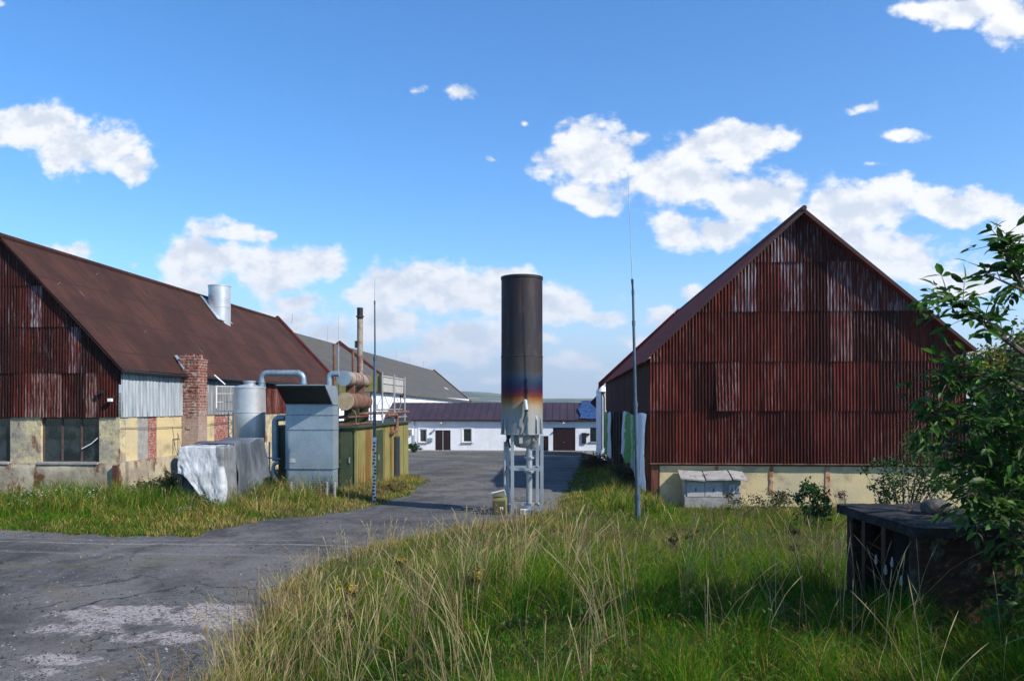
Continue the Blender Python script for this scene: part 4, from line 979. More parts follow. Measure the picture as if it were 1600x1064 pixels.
# ================================================================== STEEL TANK
Yt = 27.0; tc = P(390, 640, Yt); tr = 24.3 / F * Yt; tz1 = P(390, 607, Yt).z; tz0 = P(390, 691, Yt).z
tk = thing('steel_tank', 'shiny upright steel tank on legs beside the barn wall', 'tank', (tc.x, Yt, -3.1))
MB().lathe((tc.x, Yt, 0), [(.0, tz0 - .45), (.15, tz0 - .42), (tr * .99, tz0), (tr, tz0 + .01), (tr, P(390, 645, Yt).z), (tr + .012, P(390, 645, Yt).z + .01), (tr + .012, P(390, 643, Yt).z), (tr, P(390, 642.5, Yt).z), (tr, tz1), (tr + .02, tz1 + .005), (tr + .02, tz1 + .05), (tr * .9, tz1 + .07), (tr * .45, tz1 + .13), (0, tz1 + .15)], 48).build('vessel', m_steel, tk)
MB().lathe((tc.x, Yt, 0), [(.2, tz1 + .08), (.2, tz1 + .22), (.23, tz1 + .22), (.23, tz1 + .27), (.0, tz1 + .28)], 20).build('manhole', m_zinc, tk)
for k in range(3):
    a = 2 * math.pi * k / 3 + .5; x = tc.x + (tr - .06) * math.cos(a); y = Yt + (tr - .06) * math.sin(a); MB().tube([(x, y, -3.2), (x, y, tz0 + .1)], .04, 8).build('leg', m_zinc, tk)
pc = thing('vent_pipe', 'ribbed grey pipe arching from the steel tank to the duct', 'pipe', P(441, 583, Yt))
mb = MB(); pts = [P(408.5, 606, Yt), P(408.5, 583, Yt), P(474, 583, Yt), P(474, 606, Yt)]; mb.bend(pts, .105, 16, R_=.25); mb.build('arched_tube', m_bluepipe, pc)
mb = MB()
for k in range(7):
    x = PX(418 + 8 * k, Yt); z = pts[1].z; mb.tube([(x, Yt, z), (x + .03, Yt, z)], .113, 16)
for x_, z_ in ((408.5, 598), (474, 600)): q = P(x_, z_, Yt); mb.tube([q, q + Vector((0, 0, .04))], .13, 16)
mb.build('rib', m_bluepipe, pc)
ld = thing('service_platform', 'small pale metal cage platform on lattice legs left of the tank', 'platform', P(352, 760, 27.4))
mb = MB(); Yl = 27.4
c_ = [(338, 604), (365, 604), (365, 642), (338, 642)]
for dy in (0, .5):
    for i in range(4): mb.tube([P(*c_[i], Yl + dy), P(*c_[(i + 1) % 4], Yl + dy)], .02, 6)
    for zz_ in (615, 628): mb.tube([P(338, zz_, Yl + dy), P(365, zz_, Yl + dy)], .012, 6)
for i in range(4): q = P(*c_[i], Yl); mb.tube([q, q + Vector((0, .5, 0))], .02, 6)
mb.build('cage', m_whitepl, ld)
mb = MB(); z0_, z1_ = -3.15, P(350, 644, Yl).z
for px in (357, 364): q = P(px, 644, Yl); mb.tube([(q.x, Yl, z0_), (q.x, Yl, z1_)], .025, 6)
qa, qb = PX(357, Yl), PX(364, Yl); k = z0_
while k < z1_ - .3: mb.tube([(qa, Yl, k), (qb, Yl, k + .15)], .012, 5).tube([(qb, Yl, k + .15), (qa, Yl, k + .3)], .012, 5); k += .3
mb.build('lattice_leg', m_zinc, ld)
MB().tube([P(335, 586, Yl), P(352, 601, Yl)], .025, 6).build('arm', m_whitepl, ld)

# ================================================================== TARP COVERED RACK
Yw = 21.6; wxr = PX(347, Yw); wxl = PX(284, Yw); wyb = YAT(408, wxr); wz = P(330, 700, Yw).z; wz2 = P(400, 690, wyb).z
gw = g1(wxr - .5, Yw + 1) - .02
rk = thing('covered_rack', 'dark timber rack hidden under plastic sheeting beside the tank', 'rack', ((wxl + wxr) / 2, (Yw + wyb) / 2, gw))
MB().box((wxl, Yw + .05, gw), (wxr - .06, wyb, wz - .05)).build('boxes', pm('dark_blue_grey_load', (.03, .045, .07), (.06, .07, .09), 3), rk, .03)
for (x, y) in ((wxl, Yw), (wxr - .06, Yw), (wxr - .06, wyb), (wxl, wyb)): MB().box((x - .03, y - .03, gw - .1), (x + .03, y + .03, wz + .05 if y > 22 else wz - .02)).build('post', m_frame, rk)
m_plast, t = newmat('clouded_plastic_sheet'); p = t.obj()
t.out(t.mix(1.0, t.mix(t.rng(t.noise(p, 2.5, 6, .65), .4, .65), (.58, .585, .60), (.36, .365, .37)), t.attr(), 'MULTIPLY'), .5, 0, t.bump(t.noise(p, 3, 6, .6, (3, 3, .8)), .5, .05), .3, trans=.15)
m_plast2, t = newmat('thin_grey_plastic_sheet'); p = t.obj()
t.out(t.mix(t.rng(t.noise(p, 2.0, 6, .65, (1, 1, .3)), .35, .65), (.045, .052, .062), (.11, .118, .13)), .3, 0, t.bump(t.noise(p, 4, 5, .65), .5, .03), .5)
def sheetfn(u, v):      # drape: u along X then round the corner, v: 0 hem, 1 top edge, >1 over top
    L1 = wxr - wxl; L = L1 + 1.1; s = u * L
    f = float(fbm(np.array([u * 6.0]), np.array([v * 2.2]), 31)[0]) - .5; g_ = float(fbm(np.array([u * 15 + v * 3]), np.array([v * 5.0]), 33)[0]) - .5
    hem = gw + .05 + (.95 * max(0, 1 - u / .42) ** .8 if u < .42 else 0) + .1 * math.sin(u * 14)
    if v < .7:
        w = v / .7; z = hem + (wz + .02 - hem) * w; off = .06 + (.10 * (1 - w) + .01) * (1 + 1.6 * f) + .035 * g_ + .03 * (1 - w) * abs(math.sin(u * 13 + w * 3 + f * 5)) + .05 * f
        off = max(off, .04)
        if s < L1: return (wxl - .06 + s * 1.03, Yw - off, z)
        return (wxr + .02 + off * .8, Yw + (s - L1) - off * max(0, 1 - (s - L1) * 2), z)
    w = (v - .7) / .3
    z = wz + .05 + .04 * g_ + .06 * f + (wz2 - wz) * w * .5
    if s < L1: return (wxl - .06 + s * 1.03, Yw - .06 + w * 1.6, z)
    return (wxr + .04 - w * .9 * ((s - L1) / 1.1), Yw + (s - L1) + w * .4, z)
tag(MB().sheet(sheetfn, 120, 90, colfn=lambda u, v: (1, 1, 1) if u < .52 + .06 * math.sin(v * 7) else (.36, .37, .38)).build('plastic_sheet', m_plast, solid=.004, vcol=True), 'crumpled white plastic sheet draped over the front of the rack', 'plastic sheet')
def sheet2(u, v):
    y = Yw + .7 + (wyb - Yw - .6) * u; f = float(fbm(np.array([u * 6.0]), np.array([v * 1.5]), 41)[0]) - .5; g_ = float(fbm(np.array([u * 22.0]), np.array([v * 2.]), 43)[0]) - .5
    zt = wz + (wz2 - wz) * (.2 + .8 * u) + .05 + .05 * math.sin(u * 8)
    if v < .8:
        w = v / .8; zb_ = gw + .15 + .5 * u; return (wxr + .03 + (.16 * (1 - w) + .05) * (1 + f * 2) + .06 * g_, y, zb_ + (zt - zb_) * w)
    w = (v - .8) / .2; return (wxr + .05 - w * 1.2, y, zt + .03 + .05 * f)
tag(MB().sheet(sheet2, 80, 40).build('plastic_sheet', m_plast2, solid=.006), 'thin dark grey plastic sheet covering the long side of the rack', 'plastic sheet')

# ================================================================== MASTS
def mast(name, label, pts, radii, mats, segnames, Y, cat='mast'):
    q = P(*pts[-1], Y); gz = g1(q.x, Y); o = thing(name, label, cat, (q.x, Y, gz))
    W_ = [P(x, y, Y) for x, y in pts]; W_[-1].z = min(W_[-1].z, gz - .05)
    for i in range(len(W_) - 1):
        MB().tube([W_[i + 1], W_[i]], [radii[i][1], radii[i][0]], 12).build(segnames[i], mats[i], o)
        if i: 
            d = (W_[i - 1] - W_[i]).normalized(); MB().tube([W_[i] - d * .06, W_[i] + d * .06], max(radii[i][0], radii[i - 1][1]) * 1.25, 12).build('collar', mats[i], o)
    return o
mast('lightning_mast', 'tallest slender blue-grey mast, leaning slightly beside the right barn', [(981, 270), (988, 440), (989, 457), (990, 505), (993, 632), (996, 775), (998, 835)], [(.006, .012), (.025, .025), (.030, .032), (.035, .038), (.048, .054), (.068, .075)], [m_zinc, m_black, m_mastblue, m_mastblue, m_mastblue, m_mastblue], ['rod', 'clamp', 'tube', 'tube', 'tube', 'foot'], 20.0)
mA = mast('lightning_mast', 'slim mast with red-dotted white lower half in front of the olive container', [(585.5, 435), (585.5, 473), (586, 560), (585, 686), (584.5, 785)], [(.006, .01), (.022, .028), (.045, .05), (.055, .055)], [m_zinc, m_mastblue, m_mastblue, m_whitepl], ['rod', 'tube', 'tube', 'marker_pole'], 24.5)
m_reddot = pm('red_marker_paint', (.30, .02, .015), (.2, .02, .015), 8, bump=0)
rr = random.Random(9)
for k in range(17):
    y = 692 + k * 5.3; q = P(584.8 + rr.choice([-1.2, 0, 1.2]), y, 24.5 - .052); MB().box(q + Vector((-.035, -.012, -.03)), q + Vector((.035, .012, .03))).build('marking', rr.choice([m_reddot, m_black, m_rustpipe]), mA)
mast('antenna', 'thin grey antenna rod behind the metal duct', [(529, 492), (529, 545), (528.5, 640)], [(.005, .008), (.018, .02)], [m_zinc, m_zinc], ['rod', 'tube'], 28.6, 'antenna')
for (x, yt, yb, Y_, lb) in ((522, 540, 600, 29.0, 'short rust-brown pipe standing up left of the exhaust drums'), (551.5, 548, 590, 31.0, 'short rust-brown pipe standing up beside the tall exhaust')):
    q = P(x, yt, Y_); o = thing('vent_stub', lb, 'pipe', (q.x, Y_, gz1), 'rust-brown pipes above the container'); MB().tube([(q.x, Y_, gz1 + .1), q], .05, 10).build('pipe', m_rustpipe, o); MB().tube([q, q + Vector((0, 0, .05))], .07, 10).build('cap', m_rustpipe, o)
# air conditioner on rear corner
q = P(637, 675, gyb + .3); ac = thing('air_conditioner', 'small white slatted cooling unit at the far corner of the container', 'air conditioner', q - Vector((0, 0, .3)))
MB().box(q + Vector((-.2, -.05, -.17)), q + Vector((.24, .3, .17))).build('casing', m_whitepl, ac, .02)
mb = MB()
for k in range(5): mb.box(q + Vector((-.19, -.09, -.14 + k * .06)), q + Vector((.23, -.052, -.12 + k * .06)))
mb.build('grille', m_greycab, ac)
MB().tube([q + Vector((-.2, .1, -.17)), q + Vector((-.2, .1, -.45)), q + Vector((.1, .1, -.18))], .02, 6).build('bracket', m_black, ac)

# ================================================================== GAS FLARE
Yf_ = 22.0; fc = P(815.5, 640, Yf_); frr = 32.5 / F * Yf_
fz1 = P(815, 428, Yf_ - frr).z; fz0 = P(815, 678, Yf_ - frr).z; fgz = g1(fc.x, Yf_)
fv = thing('gas_flare', 'tall cylindrical gas flare with heat-blackened shroud on a steel frame', 'gas flare', (fc.x, Yf_, fgz))
m_flare, t = newmat('heat_tinted_steel')
p = t.pos(); q = t.sep(p)
w1 = t.noise(p, 1.6, 5, .6, (1, 1, .6)); w2 = t.noise(p, 9, 5, .7)
h = t.math('ADD', q[2], t.math('ADD', t.math('MULTIPLY', t.math('SUBTRACT', w1, .5), .30), t.math('MULTIPLY', t.math('SUBTRACT', w2, .5), .10)))
h = t.rng(h, fz0, fz1); h.node.interpolation_type = 'LINEAR'
c = t.ramp(h, [(0, (.36, .36, .355)), (.11, (.37, .365, .35)), (.165, (.38, .32, .22)), (.205, (.30, .13, .035)), (.235, (.13, .020, .008)), (.27, (.040, .006, .026)), (.305, (.009, .010, .045)), (.345, (.008, .030, .070)), (.38, (.030, .040, .052)), (.41, (.032, .027, .026)), (.7, (.022, .020, .027)), (.9, (.026, .016, .022)), (1, (.020, .013, .015))])
st_ = t.noise(p, 1, 6, .7, (5, 5, .45), (2, 2, 2))
c = t.mix(t.math('MULTIPLY', t.rng(st_, .48, .70), t.rng(h, .34, .5, 0, .8)), c, (.060, .036, .026))
c = t.mix(t.math('MULTIPLY', t.rng(t.noise(p, 1, 6, .7, (8, 8, .4), (9, 2, 2)), .52, .66), t.rng(h, .18, .08, 0, .5)), c, (.20, .13, .08))
c = t.mix(t.math('MULTIPLY', t.rng(t.noise(p, 2.5, 6, .7, (2, 2, .5), (3, 3, 3)), .5, .72), t.rng(h, .3, .5, 0, .55)), c, (.075, .070, .072))
dk_ = t.rng(h, .1, .4, .72, .85); cg = t.n('ShaderNodeCombineColor'); [t.put(cg.inputs[i], dk_) for i in range(3)]
c = t.mix(1.0, c, cg.outputs[0], 'MULTIPLY')
t.out(c, .58, t.rng(h, .1, .3, .35, .0), t.bump(t.noise(p, 3, 4, .6), .15, .03), .28)
zm = fz0 + (fz1 - fz0) * .49; cc = (fc.x, Yf_, 0)
MB().lathe(cc, [(frr - .03, fz0), (frr, fz0), (frr, zm - .02), (frr + .008, zm - .015), (frr + .008, zm + .015), (frr - .004, zm + .02), (frr - .006, fz1 - .08), (frr + .01, fz1 - .07), (frr + .01, fz1), (frr - .02, fz1), (frr - .03, fz1 - .1), (frr - .03, fz0)], 72).build('shroud', m_flare, fv)
for a in (-150, -135, -45, -28, 60, 120):      # gusset fins low on the shroud
    ca, sa = math.cos(R(a)), math.sin(R(a)); o0 = Vector((fc.x + ca * frr, Yf_ + sa * frr, 0)); dn = Vector((ca, sa, 0)); sdv = Vector((-sa, ca, 0)) * .012
    MB().prism([o0 + Vector((0, 0, fz0)) - sdv, o0 + dn * .065 + Vector((0, 0, fz0)) - sdv, o0 + dn * .045 + Vector((0, 0, fz0 + .38)) - sdv, o0 + Vector((0, 0, fz0 + .5)) - sdv], sdv * 2).build('gusset_fin', m_zinc, fv)
MB().lathe(cc, [(frr + .02, fz0 - .025), (frr + .02, fz0 - .003), (frr - .15, fz0 - .003), (frr - .15, fz0 - .025), (frr + .02, fz0 - .025)], 48).build('base_ring', m_zinc, fv)
lx = [(800.5, Yf_ - .45), (846.5, Yf_ - .45), (793.5, Yf_ + .25), (839.5, Yf_ + .35)]
zbm = [P(820, 733, Yf_ - .45).z, P(820, 792, Yf_ - .45).z]
lp = []
for (px, Y_) in lx:
    x = PX(px, Y_); lp.append((x, Y_)); MB().box((x - .045, Y_ - .045, fgz - .1), (x + .045, Y_ + .045, fz0 - .036)).build('leg', m_zinc, fv, .006)
for zz_ in zbm:
    for (i, j) in ((0, 1), (2, 3), (0, 2), (1, 3)):
        a_, b_ = Vector((*lp[i], zz_)), Vector((*lp[j], zz_)); MB().tube([a_, b_], .055, 4, smooth=False).build('cross_beam', m_zinc, fv)
MB().tube([P(788.5, 690, Yf_ - .1), P(788.5, 812, Yf_ - .1)], .03, 8).tube([P(790.5, 690, Yf_ + .2), P(790.5, 812, Yf_ + .2)], .022, 8).build('conduit', m_zinc, fv)
bx = PX(827, Yf_ - .1)
MB().tube([(bx, Yf_ - .1, P(827, 792, Yf_).z), (bx, Yf_ - .1, fz0 + .2)], .085, 16).build('gas_pipe', m_zinc, fv)
for yy_ in (716, 738, 788): z = P(827, yy_, Yf_).z; MB().tube([(bx, Yf_ - .1, z), (bx, Yf_ - .1, z + .05)], .14, 16).build('flange', m_zinc, fv)
MB().lathe((bx - .12, Yf_ - .05, 0), [(.0, fz0 - .42), (.25, fz0 - .38), (.36, fz0 - .25), (.40, fz0 - .04)], 28).build('burner_bowl', m_zinc, fv)
mb = MB(); rr = random.Random(12)
for k in range(11):
    x = fc.x + rr.uniform(-.45, .45); y = Yf_ + rr.uniform(-.45, .1); mb.tube([(x, y, fz0 - .04), (x + rr.uniform(-.1, .1), y, fz0 - rr.uniform(.15, .42))], rr.uniform(.012, .035), 7)
mb.build('burner_fittings', m_frame, fv)
MB().box((PX(811, Yf_ - .5), Yf_ - .55, P(811, 693, Yf_ - .5).z), (PX(817, Yf_ - .5), Yf_ - .45, P(811, 680, Yf_ - .5).z)).build('junction_box', m_greycab, fv, .01)
yk = Yf_ - frr
MB().tube([P(822.5, 640, yk - .12), P(820.5, 625, yk - .10)], .058, 14).tube([P(820.5, 625, yk - .10), P(821, 626, yk + .05)], .03, 10).build('flame_sensor', m_steel, fv)
MB().tube([P(822.5, 640, yk - .12), P(822.8, 643, yk - .12)], .05, 14).build('sensor_cap', m_black, fv)
MB().bend([P(822.6, 642, yk - .12), P(819, 652, yk - .08), P(817, 660, yk - .07), P(822, 664, yk - .07), P(820, 672, yk - .08), P(814, 682, yk - .1)], .014, 7, R_=.1).build('cable', m_black, fv)
MB().box((PX(813, Yf_ - .6), Yf_ - .62, fgz), (PX(829, Yf_ - .6), Yf_ - .5, P(820, 795, Yf_ - .6).z)).build('vent_grille', m_whitepl, fv, .01)
mb = MB()
for k in range(7): z = P(820, 797 + k * 2.4, Yf_ - .6).z; mb.box((PX(814.5, Yf_ - .6), Yf_ - .633, z - .012), (PX(819.8, Yf_ - .6), Yf_ - .6225, z)).box((PX(822, Yf_ - .6), Yf_ - .633, z - .012), (PX(827.5, Yf_ - .6), Yf_ - .6225, z))
mb.build('vent_slats', m_black, fv)
# control cabinet at its foot
Yv = 21.2; cbx = thing('control_cabinet', 'olive control cabinet with tilted white lid at the flare foot', 'cabinet', (PX(780, Yv), Yv, fgz))
v0, v1 = PX(769.5, Yv), PX(791, Yv); vz = P(780, 779, Yv).z
MB().box((v0, Yv, fgz - .1), (v1, Yv + .35, vz)).build('body', m_olive, cbx, .01)
MB().box((v0 + .03, Yv - .012, fgz + .05), (v1 - .03, Yv - .002, vz - .06)).build('door', pm('dark_olive_paint', (.06, .055, .018), (.08, .07, .03), 3), cbx, .004)
for k in (0, 1): x = PX(781.5 + k * 3, Yv); MB().box((x, Yv - .02, P(780, 796, Yv).z), (x + .03, Yv - .0125, P(780, 792, Yv).z)).box((x - .015, Yv - .02, P(780, 792.8, Yv).z), (x + .0, Yv - .0125, P(780, 792, Yv).z)).build('white_digit', m_whitepl, cbx)
MB().prism([P(768, 771, Yv - .1), P(788, 766, Yv - .1), P(791, 775, Yv + .35), P(771, 780, Yv + .35)], (0, 0, .03)).build('lid', m_whitepl, cbx)

# ================================================================== BRICK PIT WITH SLAB (right foreground)
def CW(xc, dc, z): v = FW * dc + RT * xc; return Vector((v.x, v.y, z))   # camera-plan coordinates -> world
Mr = Matrix.Rotation(YAW, 4, 'Z')
X0, X1, D0, D1 = 2.86, 3.62, 5.52, 6.85; zt = -.93; zgb = -1.8
pit = thing('brick_pit', 'dark mossy brick box with concrete slab lid half hidden in grass at right', 'brick box', CW((X0 + X1) / 2, (D0 + D1) / 2, zgb))
def cbox(mb, a, b): return mb.box(a, b, None, Mr)
mb = MB(); cbox(mb, (X0 + .04, D0 + .05, zgb), (X1 - .04, D0 + .22, zt - .001)); cbox(mb, (X1 - .16, D0 + .221, zgb), (X1 - .04, D1 - .18, zt - .001)); cbox(mb, (X0 + .04, D1 - .179, zgb), (X1 - .04, D1 - .05, zt - .001)); cbox(mb, (X0 + .05, D0 + .221, zgb), (X0 + .14, D1 - .18, zgb + .22)); mb.build('brick_walls', m_brickdark, pit, .012)
mb = MB(); cbox(mb, (X0 + .3, D0 + .23, zgb), (X0 + .33, D1 - .19, zt - .01)); mb.build('inner_shade_panel', m_void, pit)  # near-black panel stands in for the shade inside the pit
mb = MB(); cbox(mb, (X0 + .03, D0 + .55, zgb + .2), (X0 + .09, D0 + .62, zt)); cbox(mb, (X0 + .03, D0 + .9, zgb + .2), (X0 + .09, D0 + .96, zt)); mb.build('timber_stud', m_brown, pit)
def slab(u, v):
    x = X0 - .03 + (X1 - X0 + .1) * u; d_ = D0 - .02 + (D1 - D0 + .04) * v; n_ = float(fbm(np.array([x * 9]), np.array([d_ * 9]), 51)[0]) - .5
    e = .02 * (float(fbm(np.array([u * 20.]), np.array([v * 20.]), 53)[0]) - .5) * 2
    return CW(x + e * (u in (0, 1)), d_ + e * (v in (0, 1)), zt + .075 + .02 * n_)
mb = MB().sheet(slab, 34, 40)
cbox(mb, (X0 - .02, D0 - .0, zt), (X1 + .05, D1 + .01, zt + .068)); mb.build('slab_lid', m_slab, pit)
for k, (dd_, zz_) in enumerate(((.42, -.25), (.68, -.28), (.28, -.36), (.52, -.33))):
    q = CW(X0 + .02, D0 + dd_, zt + zz_)
    MB().lathe(q, [(.006, .035), (.007, .012), (.012, .01), (.008, .0), (.015, -.008), (.01, -.02), (.012, -.03), (.006, -.04)], 10).build('white_insulator', m_greycab, pit)
MB().tube([CW(X1 - .1, D0 - .02, zt + .02), CW(X1 - .06, D0 - .04, zt - .06), CW(X1 - .12, D0 - .03, zt - .14), CW(X1 - .13, D0 - .03, zt - .2)], .008, 6).build('red_string', pm('faded_red_cord', (.25, .06, .05), (.2, .05, .05), 5, bump=0), pit)
mb = MB(); cbox(mb, (X0 - .12, D0 - .12, zgb - .02), (X1 - .25, D0 + .04, zgb + .13)); mb.build('footing', m_conc, pit, .03)
def rockmesh(c, rx, ry, rz, seed, n=22):
    mb = MB()
    def fn(u, v):
        th_, ph = 2 * math.pi * u, math.pi * v; d = Vector((math.cos(th_) * math.sin(ph), math.sin(th_) * math.sin(ph), math.cos(ph)))
        k = .8 + .5 * float(fbm(np.array([d.x * 1.6 + 5 + seed]), np.array([d.y * 1.6 + d.z * 1.9 + 5]), seed)[0]); k *= 1 + .0 * u
        return (c[0] + d.x * rx * k, c[1] + d.y * ry * k, c[2] + max(-.6, d.z) * rz * k)
    return mb.sheet(fn, n, n // 2)
q = CW(3.36, 6.2, zt + .12); tag(rockmesh(q, .115, .095, .07, 3).build('rock', m_rock), 'rounded dark stone lying on the slab of the brick box', 'stone')
rr = random.Random(5); mb = MB()
for k in range(26):
    q = CW(rr.uniform(X0 + .3, X1), rr.uniform(D0 + .1, D1 - .3), zt + .09); mb.prism([q, q + Vector((.04, .01, .01)), q + Vector((.05, .03, 0)), q + Vector((.01, .03, .005))], (0, 0, .004))
tag(mb.build('leaf_litter', pm('dead_leaves', (.12, .05, .02), (.08, .04, .02), 5, bump=0), None), 'scattered dead leaves on the slab of the brick box', 'leaf litter', None, 'stuff')

# ================================================================== VEGETATION
m_blade, t = newmat('grass_blade'); t.out(t.attr(), .8, 0, None, .04, trans=.35)
m_leaf, t = newmat('leaf_surface'); t.out(t.attr(), .5, 0, None, .25, trans=.42)
m_bark = pm('grey_brown_bark', (.07, .055, .04), (.12, .10, .08), 8, stretch=(3, 3, 1), bump=.5)

def blades(x, y, h, w, lean, cols, segs=3, z=None, az=None):
    n = len(x); z = G(x, y) - .01 if z is None else z
    a = rng.uniform(0, 2 * np.pi, n) if az is None else az; la = fbm(x * 1.1, y * 1.1, 55, 3) * 22 + rng.normal(size=n) * .9
    side = np.stack([np.cos(a), np.sin(a), np.zeros(n)], 1); ld_ = np.stack([np.cos(la) , np.sin(la), np.zeros(n)], 1) * (lean * h)[:, None]
    base = np.stack([x, y, z], 1); V = []
    for k in range(segs):
        u = k / segs; c = base + ld_ * (u ** 2) + np.array([0, 0, 1.])[None] * (h * (u - .18 * lean * u * u))[:, None]
        ww = (w * (1 - u * .75) / 2)[:, None]; V += [c - side * ww, c + side * ww]
    V.append(base + ld_ + np.array([0, 0, 1.])[None] * (h * (1 - .18 * lean - .25 * lean ** 2))[:, None])
    V = np.stack(V, 1); m = 2 * segs + 1; o = (np.arange(n) * m)[:, None]
    qs = [o + np.array([[2 * k, 2 * k + 1, 2 * k + 3, 2 * k + 2]]) for k in range(segs - 1)]
    Fs = [np.concatenate(qs)] if qs else []
    tr = o + np.array([[2 * segs - 2, 2 * segs - 1, 2 * segs]])
    return V.reshape(-1, 3), Fs, tr, np.repeat(cols, m, 0)
def grass(name, label, x, y, h, w, lean, cols, segs=3):
    V, Fs, tr, C = blades(x, y, h, w, lean, cols, segs)
    o = npmesh(name, V, Fs + [tr], m_blade, C); tag(o, label, None, None, 'stuff'); return o
def palette(n, wts, jit=.25):
    pal = np.array([(.055, .115, .018), (.030, .075, .016), (.11, .135, .03), (.36, .28, .13), (.22, .15, .06), (.10, .045, .02)])
    idx = np.array([rng.choice(6, p=w_ / w_.sum()) for w_ in wts]) if wts.ndim == 2 else rng.choice(6, size=n, p=wts / wts.sum())
    return pal[idx] * rng.uniform(1 - jit, 1 + jit, (n, 1))
def pickcol(dry, lush):
    n = len(dry); pal = np.array([(.075, .165, .010), (.020, .115, .004), (.19, .185, .018), (.44, .33, .12), (.30, .19, .06), (.12, .05, .018)])
    w = np.stack([.45 * (1 - dry), .55 * (1 - dry) * (.4 + lush), .25 + 0 * dry, .7 * dry, .35 * dry, .07 + 0 * dry], 1); w /= w.sum(1, keepdims=True)
    r_ = rng.random(n)[:, None]; idx = np.minimum((w.cumsum(1) < r_).sum(1), 5)
    return pal[idx] * rng.uniform(.7, 1.3, (n, 1))
# near mound
def frus(y0, y1, n, x_lo=-100, x_hi=1700, pw=1.0):
    y = y0 + (y1 - y0) * rng.random(n) ** pw; px = rng.uniform(x_lo, x_hi, n)
    dx = FW.x + RT.x * (px - 800) / F; dy = FW.y + RT.y * (px - 800) / F
    return dx / dy * y, y, px
N = 330000
x, y, px = frus(3.0, 27.8, N, pw=1.5)
k = (sdf(x, y, POLY_R) > -.12 + .45 * (fbm(x * 2, y * 2, 77) - .5)); 
cb = FW.x * x + FW.y * y; cr = RT.x * x + RT.y * y
k &= ~((cr > X0 - .05) & (cr < X1 + .05) & (cb > D0 - .1) & (cb < D1 + .1)); k &= ~((x > rx0 - .1) & (y > 27.9))
x = x[k]; y = y[k]; px = px[k]; n = len(x)
dR = sdf(x, y, POLY_R); pn = fbm(x * .9, y * .9, 8); pn2 = fbm(x * .35, y * .35, 12)
dry = np.clip(.80 * ss(-dR, -1.1, .2) + .10 * ss(y, 11, 16) + (pn - .56) * 1.5, .02, .95)
tf_ = fbm(x * 3.2, y * 3.2, 66, 2); h = (.08 + .16 * pn + .34 * ss(tf_, .3, .65)) * (1 - .15 * ss(y, 9, 13)) * rng.uniform(.55, 1.2, n) * (.55 + .45 * ss(dR, -.1, .9))
ln_ = rng.uniform(.25, 1.1, n); th_ = rng.random(n) < .11; ln_[th_] = rng.uniform(1.2, 1.7, th_.sum()); h[th_] *= .8; dry[th_] = .97
w = np.clip(.0026 * (1 + y * .11), .0032, .012) * rng.uniform(.7, 1.3, n)
grass('meadow_grass', 'rough green and straw coloured grass covering the bank in front', x, y, h, w, ln_, pickcol(dry, 1 - ss(y, 6, 14)))
# small broad leaves mixed into the turf
# tall dry stalks with seed heads
def stalks(name, label, x, y, h, seg=4, colr=None):
    n = len(x); z = G(x, y); la = fbm(x * 1.1, y * 1.1, 55, 3) * 22 + rng.normal(size=n) * .7; ln = rng.uniform(.05, .75, n)
    base = np.stack([x, y, z], 1); ld_ = np.stack([np.cos(la), np.sin(la), 0 * la], 1) * (ln * h)[:, None]
    w = np.clip(.0011 * (1 + y * .16), .0014, .006); V = []; tocam = np.stack([y, -x, 0 * x], 1); tocam /= np.linalg.norm(tocam, axis=1)[:, None]
    prof = [(0, .9), (.35, .8), (.7, .55), (.82, .6), (.88, 1.5), (.94, 1.3), (1.0, .3)]
    for u, ww in prof:
        c = base + ld_ * u ** 2 + np.array([0, 0, 1.])[None] * (h * (u - .2 * ln * u * u))[:, None]; s_ = tocam * (w * ww)[:, None]; V += [c - s_, c + s_]
    V = np.stack(V, 1); m = 2 * len(prof); o = (np.arange(n) * m)[:, None]
    Fq = np.concatenate([o + np.array([[2 * k, 2 * k + 1, 2 * k + 3, 2 * k + 2]]) for k in range(len(prof) - 1)])
    base_c = np.array([(.42, .34, .18), (.33, .24, .11), (.22, .13, .08), (.30, .28, .12)])[rng.choice(4, n)] * rng.uniform(.7, 1.25, (n, 1))
    tag(npmesh(name, V.reshape(-1, 3), Fq, m_blade, np.repeat(base_c, m, 0)), label, None, None, 'stuff')
x, y, px = frus(3.6, 22, 15000, 200, 1600, 1.2); dR = sdf(x, y, POLY_R); pr = np.where(dR > -.25, .02 + .8 * ss(-dR, -1.3, .1) + .5 * ss(fbm(x * .9, y * .9, 90), .48, .66), 0) * np.where(px > 900, .45, 1)
k = rng.random(len(x)) < pr; x = x[k]; y = y[k]; h = rng.uniform(.35, .85, len(x)); h *= np.where(y > 10, .7, 1)
bx, by, bp = frus(4.3, 13, 140, 330, 1500, 1.0); kb = (sdf(bx, by, POLY_R) > .1) & (rng.random(140) < np.where(bp < 800, .9, .4)) & ~((FW.x * bx + FW.y * by < 7) & (bp > 1150))
bx = np.append(bx[kb], P(945, 1000, 5.0).x); by = np.append(by[kb], 5.0); rp_ = rng.integers(5, 16, len(bx)); rp_[-1] = 22; xb = np.repeat(bx, rp_) + rng.normal(size=rp_.sum()) * .035; yb = np.repeat(by, rp_) + rng.normal(size=rp_.sum()) * .035
x = np.append(x, xb); y = np.append(y, yb); h = np.append(h, rng.uniform(.45, .85, len(xb)) * np.where(yb > 9, .75, 1))
stalks('dry_stalks', 'tall straw coloured grass stalks with seed heads on the bank', x, y, h)
